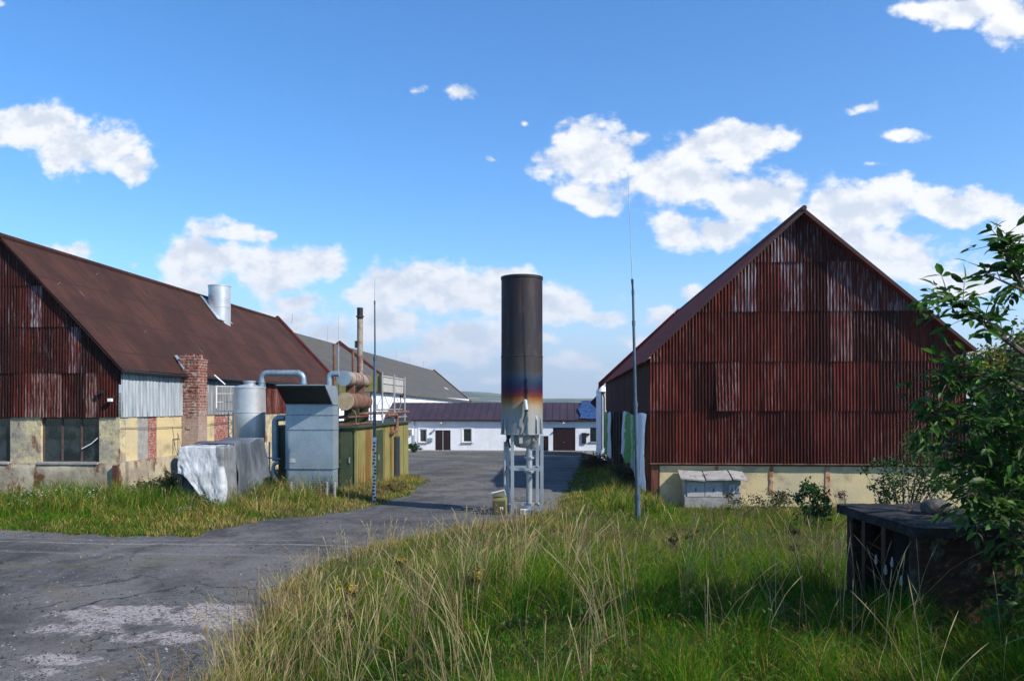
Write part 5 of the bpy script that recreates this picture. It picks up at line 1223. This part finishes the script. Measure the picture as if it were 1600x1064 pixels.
# left verge
n = 110000; x = rng.uniform(-19, -5, n); y = 16.6 + 20 * rng.random(n) ** 1.7
dL = sdf(x, y, POLY_L) + .7 * (fbm(x * 1.6, y * 1.6, 21) - .47)
k = (dL > -.02) & ~((x > gxl) & (x < gxr) & (y > Yg)) & ~((x < XL + .05) & (y > YN - .1)); k &= ~((x > wxl) & (x < wxr) & (y > Yw) & (y < wyb))
x = x[k]; y = y[k]; dL = dL[k]; n = len(x); pn = fbm(x * 1.1, y * 1.1, 18)
h = (.13 + .18 * ss(dL, .2, 2.2) + .55 * ss(fbm(x * 1.7, y * 1.7, 37), .45, .62) * ss(dL, .8, 2.5)) * rng.uniform(.6, 1.3, n)
grass('verge_grass', 'unmown grass verge along the foot of the left barn and container', x, y, h, rng.uniform(.008, .018, n), rng.uniform(.2, 1.1, n), pickcol(np.clip(.12 + (pn - .5) * 1.2 + .40 * ss(x, -11.5, -8), .03, .9), .5 + 0 * x))
n = 900; x = rng.uniform(-19, -5.5, n); y = rng.uniform(19.5, 30, n); k = (sdf(x, y, POLY_L) > .7) & ~((x > gxl) & (y > Yg)) & ~((x < XL + .1) & (y > YN)) & ~((x > wxl) & (x < wxr) & (y > Yw) & (y < wyb)); x = x[k]; y = y[k]
stalks('verge_stalks', 'brown dry stalks standing in the left verge', x, y, rng.uniform(.35, .75, len(x)))
# strip along the right barn and beyond
n = 34000; x = rng.uniform(-.8, 3.1, n); y = rng.uniform(22, 60, n); dR = sdf(x, y, POLY_R) + .9 * (fbm(x * 1.2, y * .8, 61) - .5); k = dR > -.05; x = x[k]; y = y[k]; dR = dR[k]; n = len(x); pn = fbm(x, y, 28)
grass('wall_grass', 'dark weedy grass strip along the yard side of the right barn', x, y, (.08 + .5 * ss(dR, .2, 2) * (.5 + pn)) * rng.uniform(.6, 1.2, n), rng.uniform(.012, .03, n), rng.uniform(.2, .9, n), pickcol(np.clip(.30 + (pn - .5), .05, .9), .6 + 0 * x), 2)
n = 9000; x = rng.uniform(rx1 + .2, 30, n); y = rng.uniform(22, 60, n)
grass('field_grass', 'grass in the open field right of the rusty gable', x, y, rng.uniform(.2, .7, n), rng.uniform(.02, .05, n), rng.uniform(.2, .9, n), pickcol(np.full(n, .3), np.full(n, .3)), 2)
# tufts pushing through the asphalt
n = 26000; x = rng.uniform(-12, 3, n); y = 12 + 60 * rng.random(n); q = fbm(x * .7 + 3, y * .45, 44) ; out = np.maximum(sdf(x, y, POLY_R), sdf(x, y, POLY_L)) < -.1
k = (q > .56) & out & (x > -.235 * y - 1) | ((np.abs(y - 14.1) < .35) & (x < -6.0) & (q > .47) & out) | ((y > 72.8) & (y < 73.9) & (q > .5)); x = x[k]; y = y[k]; n = len(x)
grass('asphalt_tufts', 'low moss and grass tufts growing through the yard asphalt', x, y, rng.uniform(.02, .09, n) * (1 + 2.2 * (y > 72)), rng.uniform(.015, .03, n), rng.uniform(.4, 1.2, n), pickcol(np.full(n, .35), np.full(n, .2)), 2)

n = 60000; x = rng.uniform(-15, 2, n); y = 7 + 34 * rng.random(n) ** 1.4; dM = np.maximum(sdf(x, y, POLY_R), sdf(x, y, POLY_L)); k = (dM > -1.1) & (dM < .1) & (rng.random(n) < np.exp(dM * 4.0)) & (fbm(x * 2.6, y * 2.6, 83) > .42) & ~((x > gxl) & (x < gxr) & (y > Yg)); x = x[k]; y = y[k]; n = len(x)
grass('edge_tufts', 'sparse short grass creeping from the verges onto the asphalt', x, y, rng.uniform(.03, .13, n), rng.uniform(.006, .014, n), rng.uniform(.4, 1.3, n), pickcol(np.full(n, .4), np.full(n, .2)), 2)

# leaves
def leaves(pos, nrm_dir, tip_dir, L, Wd, cols):
    """pos (n,3) base, tip_dir (n,3), nrm (n,3) leaf normal; 8-vertex folded pointed leaf"""
    t_ = tip_dir / np.linalg.norm(tip_dir, axis=1)[:, None]; s_ = np.cross(nrm_dir, t_); s_ /= np.linalg.norm(s_, axis=1)[:, None] + 1e-9; nn = np.cross(t_, s_)
    L = L[:, None]; Wd = Wd[:, None]
    P_ = [pos, pos + t_ * L * .3 + s_ * Wd * .42 + nn * Wd * .15, pos + t_ * L * .68 + s_ * Wd * .38 + nn * Wd * .10 - nn * L * .05, pos + t_ * L - nn * L * .16,
          pos + t_ * L * .68 - s_ * Wd * .38 + nn * Wd * .10 - nn * L * .05, pos + t_ * L * .3 - s_ * Wd * .42 + nn * Wd * .15, pos + t_ * L * .3, pos + t_ * L * .68 - nn * L * .05]
    V = np.stack(P_, 1); n = len(pos); o = (np.arange(n) * 8)[:, None]
    tri = np.concatenate([o + np.array([q]) for q in ((0, 6, 1), (0, 5, 6), (7, 3, 2), (7, 4, 3))]); quad = np.concatenate([o + np.array([q]) for q in ((6, 7, 2, 1), (5, 4, 7, 6))])
    return V.reshape(-1, 3), [tri, quad], np.repeat(cols, 8, 0)
def rdir(n, up=0.): v = rng.normal(size=(n, 3)); v[:, 2] += up; return v / np.linalg.norm(v, axis=1)[:, None]
def shrub(name, label, cat, base, blobs, nleaf, L, col, spread=.3, group=None, stems=8, stem_r=.012, flowers=None):
    """blobs: (centre, rx, ry, rz). leaves sit in many small clumps through the volume, stems reach into them"""
    o = thing(name, label, cat, base, group); base = np.array(base, float)
    cs = []; wt = np.array([b[1] * b[2] * b[3] for b in blobs]) ** .8; wt /= wt.sum()
    ncl = max(8, nleaf // 22)
    ib = rng.choice(len(blobs), ncl, p=wt); d = rdir(ncl) * (rng.random(ncl) ** .45)[:, None]
    ctr = np.array([blobs[i][0] for i in ib]) + d * np.array([blobs[i][1:] for i in ib])
    cl = rng.choice(ncl, nleaf); rad = np.array([np.mean(blobs[i][1:]) for i in ib])[cl] * spread
    pos = ctr[cl] + rng.normal(size=(nleaf, 3)) * rad[:, None] * .5
    cc_ = np.array(col)[rng.choice(len(col), nleaf)] * rng.uniform(.7, 1.3, (nleaf, 1)) * (rng.uniform(.7, 1.25, ncl)[cl])[:, None]
    tip = rdir(nleaf, -.1); nr = rdir(nleaf, 1.2)
    V, Fs, C = leaves(pos, nr, tip, rng.uniform(.7, 1.2, nleaf) * L, rng.uniform(.45, .65, nleaf) * L, cc_)
    npmesh('foliage', V, Fs, m_leaf, C, parent=o)
    mb = MB(); pick = rng.choice(ncl, min(ncl, stems), replace=False)
    for i in pick:
        e = ctr[i]; b0 = base + rng.normal(size=3) * np.array([.08, .08, 0]) * max(blobs[0][1], .3); m_ = (b0 + e) / 2 + np.array([0, 0, .15 * (e[2] - b0[2])]) + rng.normal(size=3) * .05 * np.linalg.norm(e - b0)
        mb.tube([b0, b0 * .5 + m_ * .5 + rng.normal(size=3) * .01, m_, m_ * .4 + e * .6, e], [stem_r, stem_r * .85, stem_r * .6, stem_r * .4, stem_r * .2], 6)
    mb.build('stem', m_bark, o)
    return o
x, y, px = frus(3.5, 24, 30000, -100, 1700, 1.4); k = (sdf(x, y, POLY_R) > 0) & (fbm(x * 1.6, y * 1.6, 101) > .52); x = x[k]; y = y[k]; n = len(x); z = G(x, y) + rng.uniform(.03, .2, n)
wc = np.array([(.03, .11, .006), (.06, .14, .012), (.13, .13, .02), (.10, .05, .02)])[rng.choice(4, n, p=[.4, .35, .15, .1])] * rng.uniform(.7, 1.3, (n, 1))
V, Fs, C = leaves(np.stack([x, y, z], 1), rdir(n, 2.5), rdir(n, .5), rng.uniform(.02, .06, n), rng.uniform(.008, .022, n), wc)
tag(npmesh('broadleaf_weeds', V, Fs, m_leaf, C), 'small broad leaved weeds mixed into the grass of the bank', None, None, 'stuff')
GL = [(.035, .085, .018), (.05, .11, .02), (.025, .06, .014)]; DK = [(.040, .120, .014), (.070, .160, .020), (.024, .070, .012)]; YG = [(.17, .19, .02), (.12, .17, .02), (.24, .22, .04), (.07, .11, .02)]
def B3(x, y, Y, rx, ry, rd=None): # blob from photo position, radii in px
    q = P(x, y, Y); s = Y / F; return ((q.x, q.y, q.z), rx * s, (rd if rd else (rx + ry) / 2 * s), ry * s)
def gbase(x, Y, z=None): q = P(x, 700, Y); return (q.x, Y, g1(q.x, Y) - .05 if z is None else z)
shrub('bush', 'leafy dark green bush before the cream plinth of the right barn', 'bush', gbase(1262, 20), [B3(1258, 762, 20, 22, 18), B3(1270, 790, 20, 26, 26)], 900, .11, GL, stems=10)
shrub('bush', 'sprawling light twiggy shrub in front of the right end of the gable', 'bush', gbase(1412, 19), [B3(1405, 745, 19, 55, 30), B3(1440, 720, 19, 45, 45), B3(1390, 775, 19, 40, 20), B3(1470, 760, 19, 40, 40), B3(1380, 725, 19, 25, 12)], 3000, .085, GL + [(.07, .12, .03)], .22, stems=40, stem_r=.012)
shrub('dead_shrub', 'small brown withered shrub by the rusty reinforcement bar', 'dead shrub', gbase(1318, 24), [B3(1316, 768, 24, 14, 14)], 160, .06, [(.11, .05, .025), (.08, .04, .02)], stems=22, stem_r=.012)
shrub('bush', 'low weeds growing at the right corner of the meter cupboard', 'bush', gbase(1150, 24), [B3(1150, 785, 24, 26, 14), B3(1215, 780, 24, 40, 12)], 900, .08, [(.08, .06, .025), (.06, .09, .02)], stems=12, stem_r=.006)
shrub('bush', 'dark nettle clump at the barn foot near the plastic sheet', 'bush', gbase(235, 23.5), [B3(240, 765, 23.5, 40, 16), B3(262, 752, 23.5, 16, 14)], 2600, .085, [(.07, .08, .02), (.05, .07, .02), (.10, .08, .03)], stems=12, stem_r=.006)
shrub('bush', 'fresh green nettle clump below the left barn window', 'bush', gbase(115, 23), [B3(95, 778, 23, 36, 12), B3(145, 775, 23, 25, 14)], 2400, .085, [(.05, .12, .02), (.07, .13, .03), (.035, .08, .02)], stems=12, stem_r=.006)
shrub('bush', 'green nettles at the left picture edge below the barn', 'bush', gbase(15, 22.5), [B3(20, 785, 22.5, 55, 14)], 1800, .085, [(.05, .10, .02), (.09, .10, .03)], stems=12, stem_r=.006)
shrub('bush', 'green weeds at the torn hem of the white sheet', 'bush', gbase(330, 20.7), [B3(312, 785, 20.7, 26, 10)], 900, .07, GL, stems=8, stem_r=.005)
shrub('bush', 'small bush at the left end of the white workshop wall', 'bush', gbase(645, 70), [B3(647, 700, 70, 10, 6)], 500, .22, GL, stems=5)
shrub('bush', 'reddish brown weeds at the rusted foot of the container', 'bush', gbase(600, 27), [B3(572, 770, 26, 26, 12), B3(610, 760, 27.4, 26, 9)], 1500, .06, [(.16, .08, .035), (.12, .10, .03), (.20, .16, .06)], stems=14, stem_r=.005)
for (px_c, Yc_, pyc, rx_, ry_, lb) in ((930, 42, 720, 26, 14, 'brown shaded shrub against the far part of the right barn'), (970, 33, 745, 22, 20, 'dark tall weeds at the near part of the right barn wall')):
    shrub('bush', lb, 'bush', gbase(px_c, Yc_), [B3(px_c, pyc, Yc_, rx_, ry_)], 1600, .12, [(.08, .07, .025), (.05, .06, .02), (.12, .08, .03)], stems=14)
# flowers
def flower_patch(name, label, cat, cx, cy, Y, n, rad, h, colr, r=.02):
    q = P(cx, cy, Y); o = thing(name, label, cat, (q.x, q.y, g1(q.x, q.y)))
    x = q.x + rng.normal(size=n) * rad; y = q.y + rng.normal(size=n) * rad * .7; z = G(x, y); hh = h * rng.uniform(.7, 1.2, n)
    V, Fs, tr, C = blades(x, y, hh, np.full(n, .008), np.full(n, .15), np.tile((.06, .10, .02), (n, 1)), 2, z=z)
    npmesh('stem', V, Fs + [tr], m_blade, C, parent=o)['kind'] = 'stuff'
    a = np.arange(6) / 6 * 2 * np.pi; c = np.stack([x, y, z + hh * .96], 1); tilt = rng.normal(size=(n, 2)) * .4
    ring = c[:, None] + np.stack([np.cos(a)[None] * r + 0 * tilt[:, :1], np.sin(a)[None] * r + 0 * tilt[:, :1], (np.cos(a)[None] * tilt[:, :1] + np.sin(a)[None] * tilt[:, 1:]) * r], 2) * 1
    ring += 0; o_ = (np.arange(n) * 6)[:, None]
    npmesh('flower_head', ring.reshape(-1, 3), o_ + np.arange(6)[None], m_blade, np.tile(colr, (n * 6, 1)), parent=o)['kind'] = 'stuff'
flower_patch('daisies', 'clump of white daisies on the asphalt edge before the plastic sheet', 'flowers', 290, 822, 20.0, 110, .18, .16, (.75, .75, .65), .022)
flower_patch('daisies', 'white umbel weeds in the verge below the left barn window', 'flowers', 100, 790, 21.4, 160, .75, .45, (.62, .62, .52), .02)
flower_patch('daisies', 'sparse white flowers in the verge near the left picture edge', 'flowers', 60, 800, 20.4, 70, .5, .25, (.62, .62, .52), .02)
for cx, cy, Y, lb in ((545, 915, 7.6, 'yellow ragwort with dark stem left of the foreground'), (742, 940, 7.4, 'yellow-brown ragwort head in the lush grass'), (628, 872, 11, 'small ragwort by the drive edge'), (1055, 835, 11.5, 'dark thistle-like weed below the tall mast'), (1080, 822, 12, 'dark thistle right of the mast foot'), (1240, 815, 12, 'brown dock plant before the barn plinth')):
    q = P(cx, cy, Y); gz_ = g1(q.x, Y); hgt = max(q.z - gz_, .25)
    o = shrub('weed_plant', lb, 'weed', (q.x, Y, gz_), [((q.x, Y, gz_ + hgt * .8), .10, .10, .10), ((q.x, Y, gz_ + hgt * .4), .08, .08, .18)], 260, .035, [(.06, .055, .02), (.05, .07, .02), (.09, .05, .02)], stems=9, stem_r=.004)
    if 'ragwort' in lb:
        nn_ = 40; pp = np.array([q.x, Y, gz_ + hgt * .95]) + rng.normal(size=(nn_, 3)) * np.array([.05, .05, .03])
        V, Fs, C = leaves(pp, rdir(nn_, 3), rdir(nn_), np.full(nn_, .022), np.full(nn_, .022), np.tile((.55, .38, .02), (nn_, 1))); npmesh('flower_head', V, Fs, m_leaf, C, parent=o)['kind'] = 'stuff'

# trees
def tree(label, px, Y, ybase, blobs, nleaf, L, col, group=None, trunk_r=.2, spread=.22):
    b = gbase(px, Y); o = thing('tree', label, 'tree', b, group); ncl = nleaf // 26
    wt = np.array([bb[1] * bb[2] * bb[3] for bb in blobs]) ** .7; wt /= wt.sum(); ib = rng.choice(len(blobs), ncl, p=wt)
    d = rdir(ncl) * (rng.random(ncl) ** .35)[:, None]; ctr = np.array([blobs[i][0] for i in ib]) + d * np.array([blobs[i][1:] for i in ib])
    cl = rng.choice(ncl, nleaf); rad = np.array([np.mean(blobs[i][1:]) for i in ib])[cl] * spread
    pos = ctr[cl] + rng.normal(size=(nleaf, 3)) * rad[:, None] * .55
    cc_ = np.array(col)[rng.choice(len(col), nleaf)] * rng.uniform(.7, 1.3, (nleaf, 1)) * rng.uniform(.6, 1.4, ncl)[cl][:, None]
    V, Fs, C = leaves(pos, rdir(nleaf, 1.), rdir(nleaf, -.3), rng.uniform(.7, 1.2, nleaf) * L, rng.uniform(.5, .7, nleaf) * L, cc_)
    npmesh('crown', V, Fs, m_leaf, C, parent=o)
    c0 = np.mean([bb[0] for bb in blobs], 0); mb = MB(); bb_ = np.array(b); tp = bb_ * .3 + c0 * .7
    mb.tube([bb_, bb_ * .6 + tp * .4, tp, c0], [trunk_r, trunk_r * .8, trunk_r * .6, trunk_r * .3], 9)
    for i in rng.choice(ncl, min(ncl, 26), replace=False):
        e = ctr[i]; s_ = bb_ + (c0 - bb_) * rng.uniform(.4, .95); m_ = (s_ + e) / 2 + np.array([0, 0, .1]) * np.linalg.norm(e - s_); mb.tube([s_, m_, e], [trunk_r * .35, trunk_r * .2, trunk_r * .05], 6)
    mb.build('trunk', m_bark, o); return o
tree('yellow-green tree rising behind the right corner of the red gable', 1560, 44, 700, [B3(1545, 575, 44, 45, 30), B3(1585, 590, 44, 50, 45), B3(1530, 600, 44, 25, 30), B3(1640, 560, 44, 60, 60)], 15000, .20, YG, 'trees behind the right barn', .22)
tree('darker tree farther right behind the barn, partly cut by the frame', 1660, 38, 700, [B3(1620, 660, 38, 100, 70), B3(1560, 690, 38, 60, 60), B3(1700, 600, 38, 90, 110)], 15000, .2, GL, 'trees behind the right barn', .25)
tree('low tree behind the foreground branches right of the gable wall', 1540, 31, 760, [B3(1540, 720, 31, 35, 45), B3(1580, 740, 31, 60, 50), B3(1640, 720, 31, 70, 70)], 12000, .13, GL + [(.09, .12, .03)], 'trees behind the right barn', .12)

# near elder-like tree at the right picture edge: branches given as paths, pinnate leaves along the twigs
def near_tree():
    bx, by = 4.6, 5.6; gz_ = g1(bx, by)
    o = thing('elder_tree', 'leafy dark green elder tree leaning in from the right edge', 'tree', (bx, by, gz_))
    mb = MB(); A = []; Dr = []
    trunk = [Vector((bx, by, gz_ - .1)), Vector((bx - .1, by, gz_ + .9)), Vector((bx + .05, by - .05, gz_ + 1.7)), Vector((bx + .1, by, gz_ + 2.5)), Vector((bx + .3, by, 1.6))]
    mb.tube(trunk, [.09, .075, .06, .045, .03], 10)
    brs = []
    def br(pts, r): 
        pts = [Vector(p) for p in pts]; mb.tube(pts, [r * (1 - .75 * i / (len(pts) - 1)) for i in range(len(pts))], 7); brs.append(pts)
    br([trunk[2], P(1650, 590, 5.0), P(1600, 552, 4.8), P(1559, 522, 4.7), P(1522, 494, 4.65), P(1494, 475, 4.6), P(1461, 462, 4.55)], .022)
    br([trunk[3], P(1640, 500, 5.1), P(1600, 455, 5.0), P(1575, 410, 4.95), P(1565, 372, 4.9)], .02)
    br([P(1600, 455, 5.0), P(1568, 440, 4.9), P(1545, 430, 4.9)], .010)
    br([P(1575, 410, 4.95), P(1590, 385, 4.9), P(1598, 365, 4.9)], .008)
    br([P(1559, 522, 4.7), P(1545, 505, 4.7), P(1535, 485, 4.7)], .008)
    br([trunk[2], P(1620, 620, 5.2), P(1560, 590, 5.0), P(1500, 585, 4.9), P(1470, 600, 4.9)], .018)
    br([trunk[1], P(1620, 690, 5.3), P(1550, 660, 5.1), P(1490, 650, 5.0), P(1450, 650, 5.0)], .018)
    br([trunk[1], P(1600, 740, 5.4), P(1530, 720, 5.2), P(1480, 700, 5.1)], .016)
    br([trunk[1], P(1620, 800, 5.3), P(1560, 790, 5.1), P(1510, 770, 5.0)], .014)
    br([P(1620, 820, 5.3), P(1590, 810, 5.1), P(1560, 815, 5.0)], .010)
    # twigs with leaves
    n_t = 0
    def pin(p, d, L, n_pairs=3):
        d = d.normalized(); s_ = d.cross(Vector((0, 0, 1))).normalized() if abs(d.z) < .95 else Vector((1, 0, 0))
        tipp = p + d * L + Vector((0, 0, -.12 * L)); mb.tube([p, (p + tipp) / 2 + Vector((0, 0, .02)), tipp], [.003, .0025, .0015], 4, caps=False)
        for k in range(n_pairs):
            q = p.lerp(tipp, .3 + .6 * k / max(1, n_pairs - 1)) + Vector((0, 0, .015))
            for sg in (1, -1):
                A.append(q); Dr.append(d * .55 + s_ * sg * .8 + Vector((0, 0, random.uniform(-.5, .1))))
        A.append(tipp); Dr.append(d + Vector((0, 0, -.3)))
    for bi, pts in enumerate(brs):
        tot = sum((b - a).length for a, b in zip(pts, pts[1:])); n_ = int(tot / (.075 if bi < 5 else .05))
        for k in range(n_):
            u = random.uniform(.28 if bi in (0, 1) else .3, 1) ** .8 * (len(pts) - 1); i = min(int(u), len(pts) - 2); p = pts[i].lerp(pts[i + 1], u - i)
            d = (pts[i + 1] - pts[i]).normalized() * .7 + Vector([random.gauss(0, .6) for _ in range(3)]); 
            if bi < 5: d.z += .25
            pin(p, d, random.uniform(.08, .20) * (1 if bi < 5 else 1.3), random.choice([1, 2, 2, 3]))
    # denser inner crown
    for (x, y, Y, rx, ry, n_) in ((1610, 610, 5.2, 70, 40, 40), (1575, 675, 5.3, 85, 50, 80), (1605, 750, 5.3, 60, 55, 60), (1590, 430, 5.1, 24, 45, 9), (1610, 870, 5.5, 35, 70, 35), (1700, 700, 5.4, 90, 150, 110), (1740, 450, 5.3, 90, 150, 90), (1610, 980, 5.0, 40, 60, 40)):
        q = P(x, y, Y); s = Y / F
        for k in range(n_):
            d = Vector([random.gauss(0, 1) for _ in range(3)]).normalized() * random.random() ** .5
            p = q + Vector((d.x * rx * s, d.y * .55, d.z * ry * s)); e = Vector([random.gauss(0, 1) for _ in range(3)]); e.z -= .2
            pin(p, e, random.uniform(.12, .22), 3)
    # crown beyond the frame edge, which shades the bank
    for (c, r_, n_) in (((5.6, 4.4, .2), 1.3, 800), ((5.2, 3.0, .1), 1.2, 800), ((6.4, 6.3, .2), 1.1, 250), ((4.9, 1.8, .5), 1.1, 450)):
        for k in range(n_):
            d = Vector([random.gauss(0, 1) for _ in range(3)]).normalized() * random.random() ** .4 * r_
            p = Vector(c) + d; pp_ = p
            dd_ = FW.dot(pp_); rr__ = RT.dot(pp_)
            if dd_ > 0 and rr__ / dd_ < (1640 - 800) / F: continue
            pin(p, Vector([random.gauss(0, 1) for _ in range(3)]), random.uniform(.14, .26), 3)
    A_ = np.array(A); D_ = np.array(Dr); n = len(A_)
    cols = np.array(DK + [(.04, .085, .02)])[rng.choice(4, n)] * rng.uniform(.7, 1.3, (n, 1))
    V, Fs, C = leaves(A_, rdir(n, 1.6), D_, rng.uniform(.045, .12, n), rng.uniform(.022, .05, n), cols)
    npmesh('crown', V, Fs, m_leaf, C, parent=o); mb.build('trunk', m_bark, o)
near_tree()

# ------------------------------------------------------------------ thin summer haze
m_haze = bpy.data.materials.new('thin_haze'); m_haze.use_nodes = True; t = NT(m_haze.node_tree)
v_ = t.n('ShaderNodeVolumePrincipled'); v_.inputs['Color'].default_value = (.80, .88, 1, 1); v_.inputs['Density'].default_value = .00022; v_.inputs['Anisotropy'].default_value = .2
o_ = t.n('ShaderNodeOutputMaterial'); t.t.links.new(v_.outputs[0], o_.inputs['Volume'])
hz_ = B('haze', (-5200, -400, -12), (5200, 5400, 260), m_haze); tag(hz_, 'thin blue summer haze over the far hills', 'haze', None, 'stuff')
